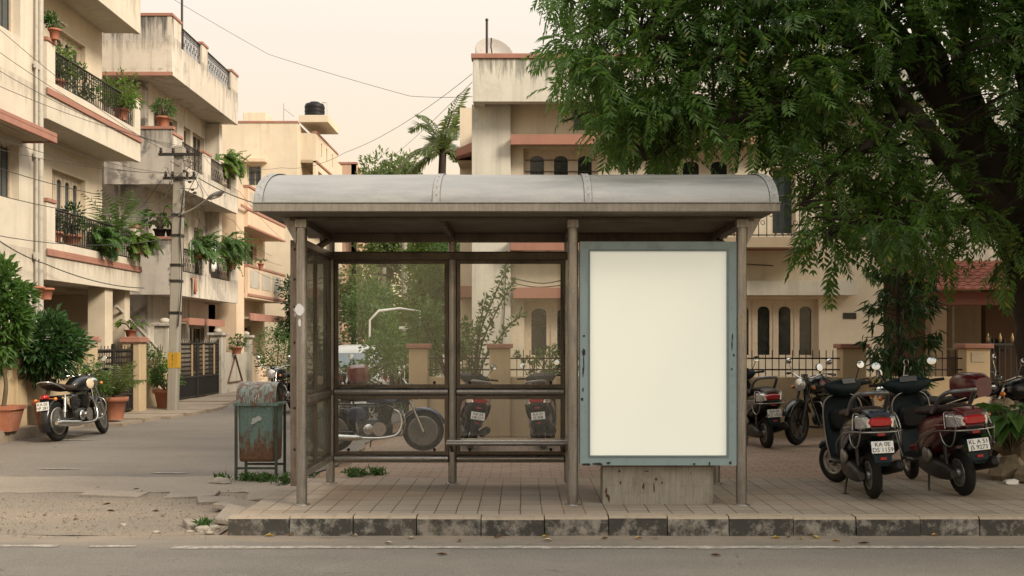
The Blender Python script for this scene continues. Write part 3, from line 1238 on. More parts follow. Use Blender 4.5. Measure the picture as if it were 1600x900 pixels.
_c = t.mix(t.ramp(_n, .46, .53), _c, t.mix(t.ramp(_n3, .35, .65), (.11, .06, .04), (.20, .13, .095)))
_c = t.mix(t.ramp(t.noise(t.coord('World', (20, 20, 4)), 2, 5, .7), .60, .66), _c, (.48, .46, .42))
t.bsdf(_c, .65, .1, t.bump(_n3, .5, .006))
M_HOOD = t.m
BI = thing('rubbish_bin', 'rusty green metal rubbish bin with rounded hood on four legs among weeds', 'rubbish bin', (-2.98, 11.9, 0))
bx0, bx1, by0, by1 = -3.20, -2.76, 11.72, 12.12
m = MB()
r0 = []
for z, k in ((.205, .86), (.21, .90), (.24, .94), (.5, .97), (.84, 1.0)):
    cx, cy = (bx0 + bx1) / 2, (by0 + by1) / 2
    hx, hy = (bx1 - bx0) / 2 * k, (by1 - by0) / 2 * k
    rr = []
    for i in range(24):
        a = 2 * PI * i / 24 + PI / 24
        c, s = math.cos(a), math.sin(a)
        rr.append((cx + hx * math.copysign(abs(c) ** .22, c), cy + hy * math.copysign(abs(s) ** .22, s), z))
    r0.append(rr)
m.loft(r0, True, False)
m.build('body', M_BIN, BI)
m = MB()
m.wall(bx0 - .035, bx1 + .03, .838, .866, by0 - .03, by1 + .03)
m.build('rim', M_BIN, BI, bevel=.004)
m = MB()
ny = 18
vs, fs = [], []
prof = []
for i in range(ny + 1):
    a = PI * i / ny
    prof.append(((by0 + by1) / 2 - .205 * math.copysign(abs(math.cos(a)) ** .7, math.cos(a)), .866 + .235 * math.sin(a) ** .8))
for x in (bx0 - .005, bx1 + .0):
    vs += [(x, p[0], p[1]) for p in prof]
n = ny + 1
fs = [(i, i + 1, n + i + 1, n + i) for i in range(ny)]
vi = [(v[0], (by0 + by1) / 2 + (v[1] - (by0 + by1) / 2) * .97, .866 + (v[2] - .866) * .97) for v in vs]
m.add(vs, [tuple(reversed(f)) for f in fs], True)
m.add(vi, fs, True)
for s in (0, n):
    m.add([vs[s + i] for i in range(n)] + [vi[s + i] for i in range(n)], [(i, i + 1, n + i + 1, n + i) for i in range(ny)])
m.build('hood', M_HOOD, BI)
m = MB()
m.prism([((by0 + by1) / 2 + (p[0] - (by0 + by1) / 2) * .97, .866 + (p[1] - .866) * .97) for p in prof], bx0 + .004, bx0 + .008, 'YZ')
m.build('hood_end', M_HOOD, BI)
M_BINLEG = paint('dull green iron', (.055, .07, .055), .7, .2, .3, 8, (.07, .04, .025), .6, bump=.3, kind='World')
for x, y in ((bx0 - .005, by0 - .012), (bx1 + .005, by0 - .012), (bx0 - .005, by1 + .012), (bx1 + .005, by1 + .012)):
    m = MB()
    m.bar((x, y, 0), (x, y, .84), .028, .028)
    m.build('leg', M_BINLEG, BI)
for y in (by0 - .012, by1 + .012):
    m = MB()
    m.box(bx0 + .01, bx1 - .01, y - .012, y + .012, .125, .15)
    m.build('brace', M_BINLEG, BI)
m = MB()
m.prism([(-3.045, .635), (-3.03, .66), (-3.025, .70), (-2.985, .705), (-2.965, .725), (-2.935, .715), (-2.915, .69), (-2.93, .675), (-2.96, .668), (-2.99, .645), (-3.02, .628)], by0 - .003, by0 + .02)
m.build('paper_scrap', paint('old paper', (.40, .42, .40), .8, 0, .25, 14, (.2, .2, .17), .5), BI)
# ------------------------------------------------------------------ scooters and motorcycles
def wheel(root, name, x, z, Rr, w, M=None, spokes=0, alloy='alloy', disc=None):
    """tyre, rim with spokes, hub; axle along y"""
    m = MB(M)
    m.torus((x, 0, z), Rr - w * .5, w * .5, 'Y', 36, 12, 1.0)
    ty = m.build('tyre', MAT['rubber'], None)
    for k in range(0):
        pass
    m = MB(M)
    ri = Rr - w * 1.02
    m.lathe([(ri - .018, -w * .36), (ri + .012, -w * .40), (ri + .004, -w * .2), (ri - .012, 0), (ri + .004, w * .2), (ri + .012, w * .40), (ri - .018, w * .36), (ri - .022, 0), (ri - .018, -w * .36)], 32, (x, 0, z), 'Y')
    m.lathe([(.03, -w * .6), (.045, -w * .45), (.04, 0), (.045, w * .45), (.03, w * .6)], 14, (x, 0, z), 'Y')
    if spokes:
        for k in range(spokes):
            a = 2 * PI * k / spokes
            b = a + (.35 if k % 2 else -.35)
            s = (.5 if (k // 2) % 2 else -.5) * w
            m.tube([(x + .04 * math.cos(b), s, z + .04 * math.sin(b)), (x + (ri - .01) * math.cos(a), 0, z + (ri - .01) * math.sin(a))], .0035, 4, False)
    else:
        m.lathe([(ri - .015, -.012), (.04, -.03), (.04, .03), (ri - .015, .012)], 20, (x, 0, z), 'Y')
        for k in range(6):
            a = 2 * PI * k / 6
            m.bar((x + .04 * math.cos(a), 0, z + .04 * math.sin(a)), (x + (ri - .01) * math.cos(a), 0, z + (ri - .01) * math.sin(a)), .05, .06)
    rm = m.build('rim', MAT[alloy], None)
    # the wheel itself: an axle that carries tyre and rim
    m = MB(M)
    m.tube([(x, -w * .95, z), (x, w * .95, z)], .012, 8)
    wh = m.build(name, MAT['dark_metal'], root)
    ty.parent = wh
    rm.parent = wh
    return wh


def mirror(root, base, tip, size, face, M=None, mat='black', round_=True):
    m = MB(M)
    base, tip = Vector(base), Vector(tip)
    mid = (base + tip) / 2 + Vector((.01, .02 * (1 if tip.y > 0 else -1), .02))
    m.tube(smooth_path([base, mid, tip], 4), .006, 6)
    f = Vector(face).normalized()
    q = f.to_track_quat('Z', 'Y').to_matrix().to_4x4()
    old = m.M
    m.M = old @ Matrix.Translation(tip) @ q
    m.M = m.M @ Matrix.Diagonal((size[0], size[1], 1, 1))
    m.lathe([(.4, -.024), (.85, -.014), (1.0, 0), (1.0, .006), (.92, .007)], 18)
    o = m.build('mirror', MAT[mat], root)
    g = MB(M)
    g.M = g.M @ Matrix.Translation(tip) @ q @ Matrix.Diagonal((size[0], size[1], 1, 1))
    g.lathe([(.9, .0085), (.5, .0105), (1e-5, .011)], 18)
    g.build('mirror_glass', MAT['mirror'], o)
    return o


def number_plate(root, c, rot, lines, w=.21, h=.115):
    m = MB()
    m.obox(c, (w, .006, h), rot)
    p = m.build('number_plate', MAT['plate_white'], root, bevel=.004)
    E = Euler(rot).to_matrix()
    for i, s in enumerate(lines):
        off = E @ Vector((0, -.0052, h * (.22 - .46 * i)))
        lettering('plate_lettering', s, h * .50, MAT['ink'], p, Vector(c) + off, (E @ Euler((R(90), 0, 0)).to_matrix()).to_euler(), .0008)
    return p


def scooter(name, label, group, body, shield, seat, lines, accent=None, steer=12, guard=True):
    r = thing(name, label, 'scooter', world=False, group=group)
    accent = accent or body
    S = Matrix.Translation((.52, 0, 0)) @ Matrix.Rotation(R(steer), 4, 'Z') @ Matrix.Translation((-.52, 0, 0))
    wheel(r, 'rear_wheel', -.62, .235, .235, .10)
    wheel(r, 'front_wheel', .64, .235, .235, .095, S)
    # tail body
    m = MB()
    m.loft([ring(.10, .09, .36, .64), ring(.02, .13, .31, .74), ring(-.12, .165, .31, .79), ring(-.3, .19, .36, .82), ring(-.5, .2, .48, .845), ring(-.68, .198, .57, .87),
            ring(-.82, .18, .63, .895), ring(-.93, .145, .67, .89), ring(-.99, .10, .70, .86)])
    m.build('body', body, r)
    for s in (1, -1):
        m = MB()
        m.loft([ring(x, .008, zb, zt, 10, 2.5, s * y) for x, y, zb, zt in ((-.10, .166, .44, .60), (-.2, .188, .42, .66), (-.42, .206, .50, .72), (-.62, .209, .60, .74), (-.78, .196, .66, .75))])
        m.build('side_panel', accent, r)
        m = MB()
        m.tube(smooth_path([(-.18, s * .196, .58), (-.4, s * .213, .64), (-.6, s * .214, .69)], 4), .006, 6)
        m.build('side_trim', MAT['chrome'], r)
    m = MB()
    m.loft([ring(.07, .10, .77, .82, 14, 2.6), ring(.0, .145, .77, .865), ring(-.15, .16, .785, .875), ring(-.32, .165, .80, .87), ring(-.42, .165, .81, .90), ring(-.6, .155, .83, .925), ring(-.74, .13, .85, .92), ring(-.79, .08, .87, .90)])
    m.build('seat', seat, r)
    m = MB()
    m.tube(smooth_path([(-.46, .165, .84), (-.55, .175, .88), (-.66, .175, .98), (-.78, .145, 1.05), (-.86, .07, 1.065), (-.86, -.07, 1.065), (-.78, -.145, 1.05), (-.66, -.175, .98), (-.55, -.175, .88), (-.46, -.165, .84)], 5), .022, 8)
    m.build('grab_rail', MAT['grey_paint'], r)
    # tail: accent cowl, red centre lens, clear side lenses
    m = MB()
    m.loft([ring(-.80, .12, .875, .905), ring(-.90, .12, .86, .905), ring(-.985, .10, .83, .885)])
    m.build('tail_cowl', accent, r)
    m = MB()
    m.loft([ring(-.93, .125, .735, .845, 12, 3.5), ring(-1.0, .115, .745, .835, 12, 3.5), ring(-1.022, .10, .76, .82, 12, 3.5)])
    m.build('tail_light', MAT['red_lens'], r)
    for s in (1, -1):
        m = MB()
        m.loft([[Vector(p) for p in q] for q in (
            [(-.80, s * .19, .72), (-.80, s * .19, .83), (-.78, s * .165, .85), (-.78, s * .165, .71)],
            [(-.93, s * .165, .725), (-.93, s * .165, .835), (-.93, s * .10, .85), (-.93, s * .10, .725)],
            [(-.995, s * .125, .745), (-.99, s * .13, .82), (-1.005, s * .102, .825), (-1.012, s * .10, .745)])], True, False)
        m.build('turn_signal', MAT['clear_lens'], r, bevel=.014, seg=3) if False else m.build('turn_signal', MAT['clear_lens'], r, bevel=.014)
    m = MB()
    m.loft([ring(-.62, .17, .50, .66), ring(-.80, .165, .58, .70), ring(-.93, .14, .62, .725), ring(-1.0, .10, .66, .73)])
    m.build('under_tail', MAT['black'], r)
    m = MB()
    m.box(-1.012, -.99, -.035, .035, .662, .688)
    m.build('reflector', MAT['red_lens'], r)
    if guard:
        m = MB()
        for s in (1, -1):
            pass
        m.tube(smooth_path([(-.10, .20, .40), (-.16, .225, .50), (-.34, .24, .585), (-.6, .245, .66), (-.86, .235, .695), (-1.0, .18, .70), (-1.05, .07, .70), (-1.05, -.07, .70), (-1.0, -.18, .70), (-.86, -.235, .695), (-.6, -.245, .66), (-.34, -.24, .585), (-.16, -.225, .50), (-.10, -.20, .40)], 5), .0085, 8)
        for s in (1, -1):
            m.tube(smooth_path([(-.74, s * .235, .69), (-.80, s * .235, .58), (-.88, s * .215, .54), (-.95, s * .2, .60), (-.99, s * .185, .735)], 5), .008, 7)
            m.tube(smooth_path([(-.86, s * .232, .715), (-.82, s * .215, .82), (-.80, s * .19, .865), (-.9, s * .16, .85), (-1.01, s * .16, .735)], 5), .007, 7)
        m.build('rear_guard', MAT['guard'], r)
    # rear flap and plate
    m = MB()
    m.loft([[(-.83, -.10, .66), (-.83, .10, .66), (-.85, .10, .66), (-.85, -.10, .66)], [(-1.0, -.095, .52), (-1.0, .095, .52), (-1.015, .095, .525), (-1.015, -.095, .525)], [(-1.03, -.08, .40), (-1.03, .08, .40), (-1.042, .08, .41), (-1.042, -.08, .41)], [(-1.02, -.05, .37), (-1.02, .05, .37), (-1.03, .05, .372), (-1.03, -.05, .372)]], True, False)
    m.build('rear_flap', MAT['navy'], r, bevel=.01)
    number_plate(r, (-1.035, 0, .555), (R(-12), 0, R(-90)), lines)
    m = MB()
    m.box(-1.047, -1.035, -.028, .028, .435, .458)
    m.build('flap_reflector', MAT['red_lens'], r)
    # engine and drive case, exhaust
    m = MB()
    m.loft([ring(.02, .05, .20, .34, 12, 3, .10), ring(-.2, .075, .17, .38, 12, 3, .11), ring(-.45, .07, .16, .36, 12, 3, .125), ring(-.62, .055, .17, .33, 12, 3, .13), ring(-.72, .03, .20, .28, 12, 3, .13)])
    m.obox((-.2, -.02, .30), (.3, .2, .18))
    m.build('drive_case', MAT['dark_metal'], r)
    m = MB()
    m.lathe([(.03, -.03), (.075, -.025), (.085, .0), (.07, .02), (.02, .03)], 18, (-.28, .185, .40), 'Y')
    m.build('air_filter_cover', MAT['alloy'], r)
    m = MB()
    m.tube([(-.25, -.15, .26), (-.5, -.16, .27), (-.95, -.175, .36), (-.97, -.175, .365)], [.03, .06, .058, .03], 14)
    m.build('exhaust', MAT['black'], r)
    m = MB()
    m.tube([(-.60, .12, .24), (-.55, .12, .55)], .02, 8)
    m.build('shock_absorber', MAT['dark_metal'], r)
    # floor, leg shield, apron
    m = MB()
    m.loft([ring(-.06, .13, .27, .34, 12, 4), ring(.1, .16, .265, .315, 12, 4), ring(.36, .17, .265, .315, 12, 4), ring(.44, .14, .28, .36, 12, 4)])
    m.build('floorboard', MAT['black'], r)
    m = MB()
    rows = []
    for z, w, xc, cur in ((.28, .15, .40, .03), (.42, .175, .41, .06), (.60, .19, .435, .08), (.78, .195, .455, .09), (.90, .175, .465, .09), (1.0, .11, .46, .06)):
        front = [Vector((xc + .03 + cur * (1 - (k / 4) ** 2), w * k / 4, z)) for k in range(-4, 5)]
        back = [Vector((xc + cur * .5 * (1 - (k / 4) ** 2), w * .97 * k / 4, z)) for k in range(4, -5, -1)]
        rows.append(front + back)
    m.loft(rows)
    m.build('leg_shield', shield, r)
    m = MB()
    m.loft([[Vector((x + .02 * math.cos(2 * PI * k / 12), w * math.sin(2 * PI * k / 12), z + .015 * math.cos(2 * PI * k / 12))) for k in range(12)] for x, w, z in ((.52, .10, .42), (.55, .14, .58), (.565, .15, .75), (.55, .14, .88), (.52, .10, .98))])
    m.build('front_apron', accent, r)
    m = MB()
    m.loft([ring(.405, .10, .62, .80, 12, 3.5), ring(.44, .13, .58, .84, 12, 3.5)])
    m.build('glove_panel', MAT['black'], r)
    for s in (1, -1):
        m = MB()
        m.tube(smooth_path([(.40, s * .06, 1.0), (.42, s * .15, .96), (.43, s * .205, .86), (.425, s * .205, .62), (.40, s * .19, .44), (.385, s * .16, .29)], 5), .009, 7)
        m.build('shield_guard', MAT['guard'], r)
    m = MB(S)
    m.loft([ring(.84, .045, .36, .42), ring(.78, .065, .41, .47), ring(.66, .07, .44, .50), ring(.5, .065, .40, .48), ring(.42, .05, .34, .40)])
    m.build('front_fender', accent, r)
    m = MB(S)
    for s in (1, -1):
        m.tube([(.64, s * .07, .235), (.53, s * .05, .55)], .018, 8)
    m.build('front_fork', MAT['dark_metal'], r)
    # handlebar
    m = MB(S)
    m.loft([[Vector((.50 + dx * math.cos(2 * PI * k / 12) - .03, y, 1.075 + dz + hz * math.sin(2 * PI * k / 12))) for k in range(12)] for y, dx, dz, hz in ((-.25, .03, .01, .028), (-.2, .07, -.005, .06), (-.1, .11, -.02, .095), (0, .125, -.025, .11), (.1, .11, -.02, .095), (.2, .07, -.005, .06), (.25, .03, .01, .028))])
    m.build('handlebar_cowl', shield, r)
    m = MB(S)
    m.loft([[Vector((.36 + .012 * q, y, 1.11 + .055 * q)) for y in (-.09, -.03, .03, .09)] + [Vector((.37 + .012 * q, y, 1.115 + .055 * q)) for y in (.09, .03, -.03, -.09)] for q in (0, .5, 1)], True, False)
    m.build('instrument', MAT['dark_glass'], r)
    m = MB(S)
    m.ell((.585, 0, 1.07), (.035, .085, .06), 14, 8)
    m.build('headlight', MAT['clear_lens'], r)
    for s in (1, -1):
        m = MB(S)
        m.tube([(.47, s * .24, 1.085), (.455, s * .30, 1.09), (.44, s * .40, 1.095)], [.013, .018, .017], 10)
        m.build('grip', MAT['rubber'], r)
        m = MB(S)
        m.tube([(.50, s * .25, 1.09), (.52, s * .32, 1.095), (.50, s * .41, 1.095)], .006, 6)
        m.build('brake_lever', MAT['alloy'], r)
        mirror(r, (.48, s * .20, 1.11), (.49, s * .30, 1.30), (.054, .046), (-1, -.12 * s, .16), S)
    # stand and side rail
    m = MB()
    for s in (1, -1):
        m.tube([(-.12, s * .10, .25), (-.22, s * .17, .06), (-.27, s * .19, .01)], .012, 7)
    m.tube([(-.15, -.12, .2), (-.15, .12, .2)], .012, 7)
    m.obox((-.29, .19, .008), (.09, .05, .012))
    m.build('stand', MAT['dark_metal'], r)
    m = MB()
    m.tube([(.06, .18, .31), (.06, .245, .33), (-.05, .245, .335)], .009, 7)
    m.build('footrest', MAT['alloy'], r)
    return r


def motorcycle(name, label, group, tank, patch, seatm, lines, steer=8, chrome='chrome', spokes=28, box=False, sporty=False):
    r = thing(name, label, 'motorcycle', world=False, group=group)
    S = Matrix.Translation((.44, 0, .9)) @ Matrix.Rotation(R(-26), 4, 'Y') @ Matrix.Rotation(R(steer), 4, 'Z') @ Matrix.Rotation(R(26), 4, 'Y') @ Matrix.Translation((-.44, 0, -.9))
    wheel(r, 'rear_wheel', -.66, .315, .315, .105, None, spokes, 'alloy' if spokes else 'dark_metal')
    wheel(r, 'front_wheel', .68, .315, .315, .09, S, spokes, 'alloy' if spokes else 'dark_metal')

    def fender(cx, cz, rad, a0, a1, w, M=None, nm='fender', mt=tank):
        m = MB(M)
        rows = []
        for i in range(13):
            a = R(a0 + (a1 - a0) * i / 12)
            row = []
            for k in range(-3, 4):
                dr = .03 * (1 - (k / 3) ** 2)
                row.append(Vector((cx + (rad + dr) * math.cos(a), w * k / 3, cz + (rad + dr) * math.sin(a))))
            back = [Vector((p.x - .008 * math.cos(a), p.y * .95, p.z - .008 * math.sin(a))) for p in reversed(row)]
            rows.append(row + back)
        m.loft(rows)
        return m.build(nm, mt, r)
    fender(-.66, .315, .345, 25, 205, .085, None, 'rear_fender')
    fender(.68, .315, .335, 20, 155, .07, S, 'front_fender')
    # frame
    m = MB()
    for s in (1, -1):
        m.tube(smooth_path([(.42, s * .03, .86), (.1, s * .09, .72), (-.3, s * .11, .70), (-.75, s * .10, .70)], 4), .016, 7)
        m.tube(smooth_path([(.44, s * .03, .78), (.36, s * .09, .45), (.28, s * .12, .26), (-.2, s * .12, .24), (-.35, s * .12, .30), (-.35, s * .11, .68)], 4), .016, 7)
        m.tube([(-.35, s * .11, .32), (-.66, s * .10, .315)], .022, 7)
    m.tube([(.40, 0, .94), (.47, 0, .72)], .035, 10)
    m.build('frame', MAT['gloss_black'], r)
    # tank
    m = MB()
    m.loft([ring(.40, .05, .78, .90), ring(.34, .12, .74, .985), ring(.2, .155, .73, 1.015), ring(.02, .15, .73, .995), ring(-.12, .11, .74, .93), ring(-.18, .06, .76, .87)])
    tk = m.build('fuel_tank', tank, r)
    if patch is not None:
        for s in (1, -1):
            m = MB()
            m.ell((.20, s * .148, .86), (.125, .016, .085), 14, 6)
            m.build('tank_patch', patch, tk)
    m = MB()
    m.lathe([(.03, 0), (.03, .012), (.02, .018)], 12, (.15, 0, 1.012))
    m.build('filler_cap', MAT['chrome'], tk)
    m = MB()
    m.loft([ring(-.10, .09, .78, .84), ring(-.2, .125, .765, .87), ring(-.38, .14, .765, .86), ring(-.5, .14, .78, .89), ring(-.7, .13, .82, .92), ring(-.84, .10, .86, .93), ring(-.88, .05, .88, .915)])
    m.build('seat', seatm, r)
    for s in (1, -1):
        m = MB()
        m.loft([ring(x, .012, zb, zt, 10, 2.4, s * .135) for x, zb, zt in ((-.16, .55, .62), (-.22, .48, .70), (-.36, .47, .71), (-.44, .52, .66))])
        m.build('side_panel', tank, r)
        m = MB()
        m.tube([(-.56, s * .13, .72), (-.64, s * .135, .36)], .014, 8)
        m.tube([(-.575, s * .13, .66), (-.625, s * .135, .44)], .030, 10)
        m.build('shock_absorber', MAT[chrome], r)
    # engine
    m = MB()
    m.loft([ring(.22, .06, .28, .42), ring(.12, .13, .24, .48), ring(-.1, .14, .23, .50), ring(-.28, .11, .26, .46)])
    for i in range(7):
        m.obox((.09 + .008 * i, 0, .50 + .03 * i), (.21, .20, .013), (0, R(14), 0))
    m.obox((.12, 0, .58), (.14, .14, .24), (0, R(14), 0))
    en = m.build('engine', MAT['dark_metal'], r)
    for s in (1, -1):
        m = MB()
        m.lathe([(.02, .03), (.085, .025), (.105, .0), (.105, -.03)], 20, (.03, s * .15, .37), 'Y') if s < 0 else m.lathe([(.105, -.03 + .0), (.105, .0), (.085, .025), (.02, .03)], 20, (.03, .15, .37), 'Y')
        m.ell((-.13, s * .145, .36), (.085, .03, .085), 14, 8)
        m.build('crankcase_cover', MAT[chrome], en)
    # exhaust on the far side from the kerb
    m = MB()
    m.tube(smooth_path([(.20, -.05, .66), (.33, -.09, .60), (.36, -.13, .42), (.28, -.16, .28), (.05, -.18, .235), (-.25, -.18, .24)], 6), .021, 10)
    m.tube([(-.22, -.185, .24), (-.30, -.19, .245), (-.45, -.195, .25), (-.92, -.20, .285), (-1.0, -.20, .29)], [.021, .045, .05, .05, .03], 14)
    m.build('exhaust', MAT[chrome], r)
    # crash guard
    m = MB()
    for s in (1, -1):
        m.tube(smooth_path([(.37, s * .05, .62), (.40, s * .22, .60), (.42, s * .27, .46), (.38, s * .22, .30), (.30, s * .10, .26)], 5), .012, 8)
    m.build('crash_guard', MAT['guard'], r)
    # front end
    m = MB(S)
    for s in (1, -1):
        m.tube([(.685, s * .075, .315), (.44, s * .075, .90)], .019, 9)
        m.tube([(.685, s * .075, .315), (.575, s * .075, .58)], .026, 9)
    m.build('fork', MAT[chrome], r)
    m = MB(S)
    m.lathe([(.02, -.12), (.07, -.09), (.09, -.02), (.095, .03)], 20, (.57, 0, .88), 'X')
    hl = m.build('headlight', tank if sporty else MAT[chrome], r)
    m = MB(S)
    m.lathe([(.09, .031), (.06, .05), (1e-5, .058)], 20, (.57, 0, .88), 'X')
    m.build('headlight_glass', MAT['clear_lens'], hl)
    m = MB(S)
    m.lathe([(.045, -.02), (.05, .03), (.04, .035)], 16, (.47, .0, 1.0))
    m.build('instrument', MAT['dark_glass'], r)
    m = MB(S)
    m.tube(smooth_path([(.28, -.38, 1.03), (.36, -.27, 1.05), (.43, -.12, .985), (.44, 0, .97), (.43, .12, .985), (.36, .27, 1.05), (.28, .38, 1.03)], 5), .012, 8)
    m.build('handlebar', MAT['chrome'], r)
    for s in (1, -1):
        m = MB(S)
        m.tube([(.335, s * .30, 1.045), (.27, s * .395, 1.028)], .018, 10)
        m.build('grip', MAT['rubber'], r)
        m = MB(S)
        m.tube([(.40, s * .25, 1.05), (.39, s * .33, 1.05), (.32, s * .41, 1.03)], .006, 6)
        m.build('lever', MAT['alloy'], r)
        mirror(r, (.37, s * .24, 1.055), (.36, s * .33, 1.22), (.05, .046), (-1, -.1 * s, .14), S, 'chrome')
        m = MB(S)
        m.ell((.50, s * .17, .84), (.035, .03, .03), 10, 7)
        m.build('turn_signal', MAT['amber_lens'], r)
        m = MB()
        m.ell((-.90, s * .16, .66), (.035, .03, .03), 10, 7)
        m.tube([(-.89, 0, .68), (-.89, s * .16, .66)], .008, 6)
        m.build('turn_signal', MAT['amber_lens'], r)
    m = MB()
    m.loft([ring(-.90, .06, .66, .74), ring(-.97, .05, .67, .73), ring(-.985, .03, .68, .72)])
    m.build('tail_light', MAT['red_lens'], r)
    number_plate(r, (-1.0, 0, .565), (R(-10), 0, R(-90)), lines, .20, .13)
    m = MB()
    m.bar((-.93, 0, .68), (-.99, 0, .52), .14, .008, (1, 0, 0))
    m.build('plate_bracket', MAT['black'], r)
    m = MB()
    m.tube([(-.1, .12, .25), (-.14, .28, .015)], .011, 7)
    m.build('side_stand', MAT['dark_metal'], r)
    if box:
        m = MB()
        m.loft([ring(-.62, .15, .90, 1.14, 14, 4), ring(-.70, .18, .88, 1.18, 14, 4), ring(-.90, .18, .88, 1.18, 14, 4), ring(-.99, .14, .90, 1.13, 14, 4)])
        m.build('top_box', MAT['maroon'], r)
    m = MB()
    m.tube(smooth_path([(-.55, .13, .80), (-.8, .14, .88), (-.95, .08, .93), (-.95, -.08, .93), (-.8, -.14, .88), (-.55, -.13, .80)], 4), .011, 7)
    m.build('grab_rail', MAT[chrome], r)
    return r


def park(o, x, y, z, heading, lean=0, size=1.0):
    o.scale = (size, size, size)
    o.location = (x, y, z)
    o.rotation_mode = 'XYZ'
    o.rotation_euler = (R(lean), 0, R(heading))
    return o


PZ = .147
s1 = scooter('scooter', 'dark blue scooter with a chrome rear guard parked on the tiles beside the advertising panel', 'scooters parked by the shelter', MAT['gloss_black'], MAT['navy'], MAT['brown_seat'], ['KA 0E', 'DS 1159'], MAT['blue'], 30)
park(s1, 3.19, 9.93, PZ, 87, -3, .9)
s2 = scooter('scooter', 'maroon scooter with a dark brown seat parked beside the rocks', 'scooters parked by the shelter', MAT['maroon'], MAT['navy'], MAT['brown_seat'], ['KL A 51', 'JS 9273'], MAT['maroon'], -8)
park(s2, 4.02, 10.12, PZ, 93, -6, .92)
s3 = scooter('scooter', 'black scooter with red and clear tail lamp behind the panel, facing the boundary wall', 'scooters parked by the shelter', MAT['gloss_black'], MAT['navy'], MAT['black_seat'], ['KA 03', 'KZ 1925'], MAT['grey_paint'], 10)
park(s3, 3.22, 14.50, .13, 96, -3, .9)
s4 = scooter('scooter', 'dark scooter with tilted plate seen through the glass, next to the parked blue motorcycle', 'scooters parked by the shelter', MAT['gloss_black'], MAT['navy'], MAT['black_seat'], ['KA 04', 'HB 217'], MAT['maroon'], 10, guard=False)
park(s4, -.76, 14.3, .13, 98, 9, .86)
s5 = scooter('scooter', 'scooter with a wide red tail seen through the glass above the bench', 'scooters parked by the shelter', MAT['grey_paint'], MAT['navy'], MAT['black_seat'], ['KA 51', 'EJ 308'], MAT['maroon'], -14, guard=False)
park(s5, .34, 14.3, .13, 85, -6, .86)

b1 = motorcycle('motorcycle', 'classic black motorcycle with cream tank patch and chrome exhaust at the kerb before the house', 'parked motorcycles', MAT['gloss_black'], MAT['cream_paint'], MAT['brown_seat'], ['KA 05', 'HF 281'], 14)
park(b1, -7.18, 16.98, .004, 84, -6, 1.0)
b2 = motorcycle('motorcycle', 'blue and black motorcycle seen side-on through the shelter glass', 'parked motorcycles', MAT['blue'], paint('sky blue tank panel', (.10, .16, .26), .25, 0, .1, 4, coat=.6), MAT['black_seat'], ['KA 02', 'HJ 774'], -4)
park(b2, -1.87, 13.6, .13, 4, 5, .86)
b3 = motorcycle('motorcycle', 'black motorcycle with a round headlamp facing the road beside the boundary wall', 'parked motorcycles', MAT['gloss_black'], MAT['maroon'], MAT['black_seat'], ['KA 01', 'EQ 552'], 12, 'dark_metal', 0)
park(b3, 4.35, 14.75, .13, 215, 5, .95)
b4 = motorcycle('motorcycle', 'dark motorcycle with maroon luggage box parked behind the maroon scooter', 'parked motorcycles', MAT['gloss_black'], None, MAT['black_seat'], ['KA 53', 'X 8061'], 14, 'chrome', 28, True)
park(b4, 4.72, 12.3, .13, 118, -5, .92)
b5 = motorcycle('motorcycle', 'black motorcycle half out of view above the rocks and broad leaves', 'parked motorcycles', MAT['gloss_black'], None, MAT['black_seat'], ['KA 04', 'JD 119'], 20, 'chrome', 0, sporty=True)
park(b5, 6.0, 12.0, .13, 165, 5)
b6 = motorcycle('motorcycle', 'black motorcycle standing far up the side street behind the rubbish bin', 'parked motorcycles', MAT['gloss_black'], None, MAT['black_seat'], ['KA 41', 'Q 900'], 10, 'chrome', 0)
park(b6, -5.15, 22.6, .01, 262, 5)
for i, (x, y, h, lab) in enumerate(((-3.55, 19.4, 70, 'dark motorcycle with low seat standing by the white car'), (-2.75, 18.0, 100, 'motorcycle with pale mirrors seen through the glass near the gate pillar'))):
    c = copy_tree(b4 if i else b3)
    c['label'] = lab
    park(c, x, y, .01, h, -5)

# ------------------------------------------------------------------ white car in the side street
CA = thing('parked_car', 'white hatchback car seen from behind, parked in the side street beyond the glass', 'car', world=False)
m = MB()
secs = [(-1.78, .66, .42, .72), (-1.72, .76, .30, .92), (-1.4, .80, .26, .98), (-.6, .81, .24, .98), (.4, .81, .24, .96), (1.0, .80, .25, .92), (1.55, .76, .28, .82), (1.78, .66, .36, .70)]
m.loft([ring(x, w, zb, zt, 20, 5) for x, w, zb, zt in secs])
m.build('body', MAT['white_paint'], CA)
m = MB()
m.loft([ring(x, w, .9, zt, 20, 5) for x, w, zt in ((-1.66, .70, .97), (-1.45, .68, 1.36), (-1.1, .66, 1.47), (-.3, .66, 1.50), (.25, .66, 1.46), (.55, .68, 1.28), (.95, .72, .96))])
m.build('cabin', MAT['white_paint'], CA)
m = MB()
m.prism([(-.56, .99), (.56, .99), (.52, 1.33), (-.52, 1.33)], -.008, .008, 'XZ')
g = m.build('rear_window', paint('pale rear window', (.22, .27, .29), .1, .2, .2, 2, (.3, .3, .28), .3, spec=.8), CA)
g.rotation_euler = (0, 0, R(-90))
g.location = (-1.69, 0, .03)
g.rotation_euler = Euler((R(0), R(0), R(-90)))
g.matrix_local = Matrix.Translation((-1.655, 0, 0)) @ Matrix.Rotation(R(27), 4, 'Y') @ Matrix.Translation((0, 0, .0)) @ Matrix.Rotation(R(-90), 4, 'Z')
g.matrix_local = Matrix.Translation((-1.68, 0, 1.16)) @ Matrix.Rotation(R(29), 4, 'Y') @ Matrix.Translation((0, 0, -1.16)) @ Matrix.Rotation(R(-90), 4, 'Z')
m = MB()
m.prism([(-.50, .99), (.50, .99), (.47, 1.36), (-.47, 1.36)], -.008, .008, 'XZ')
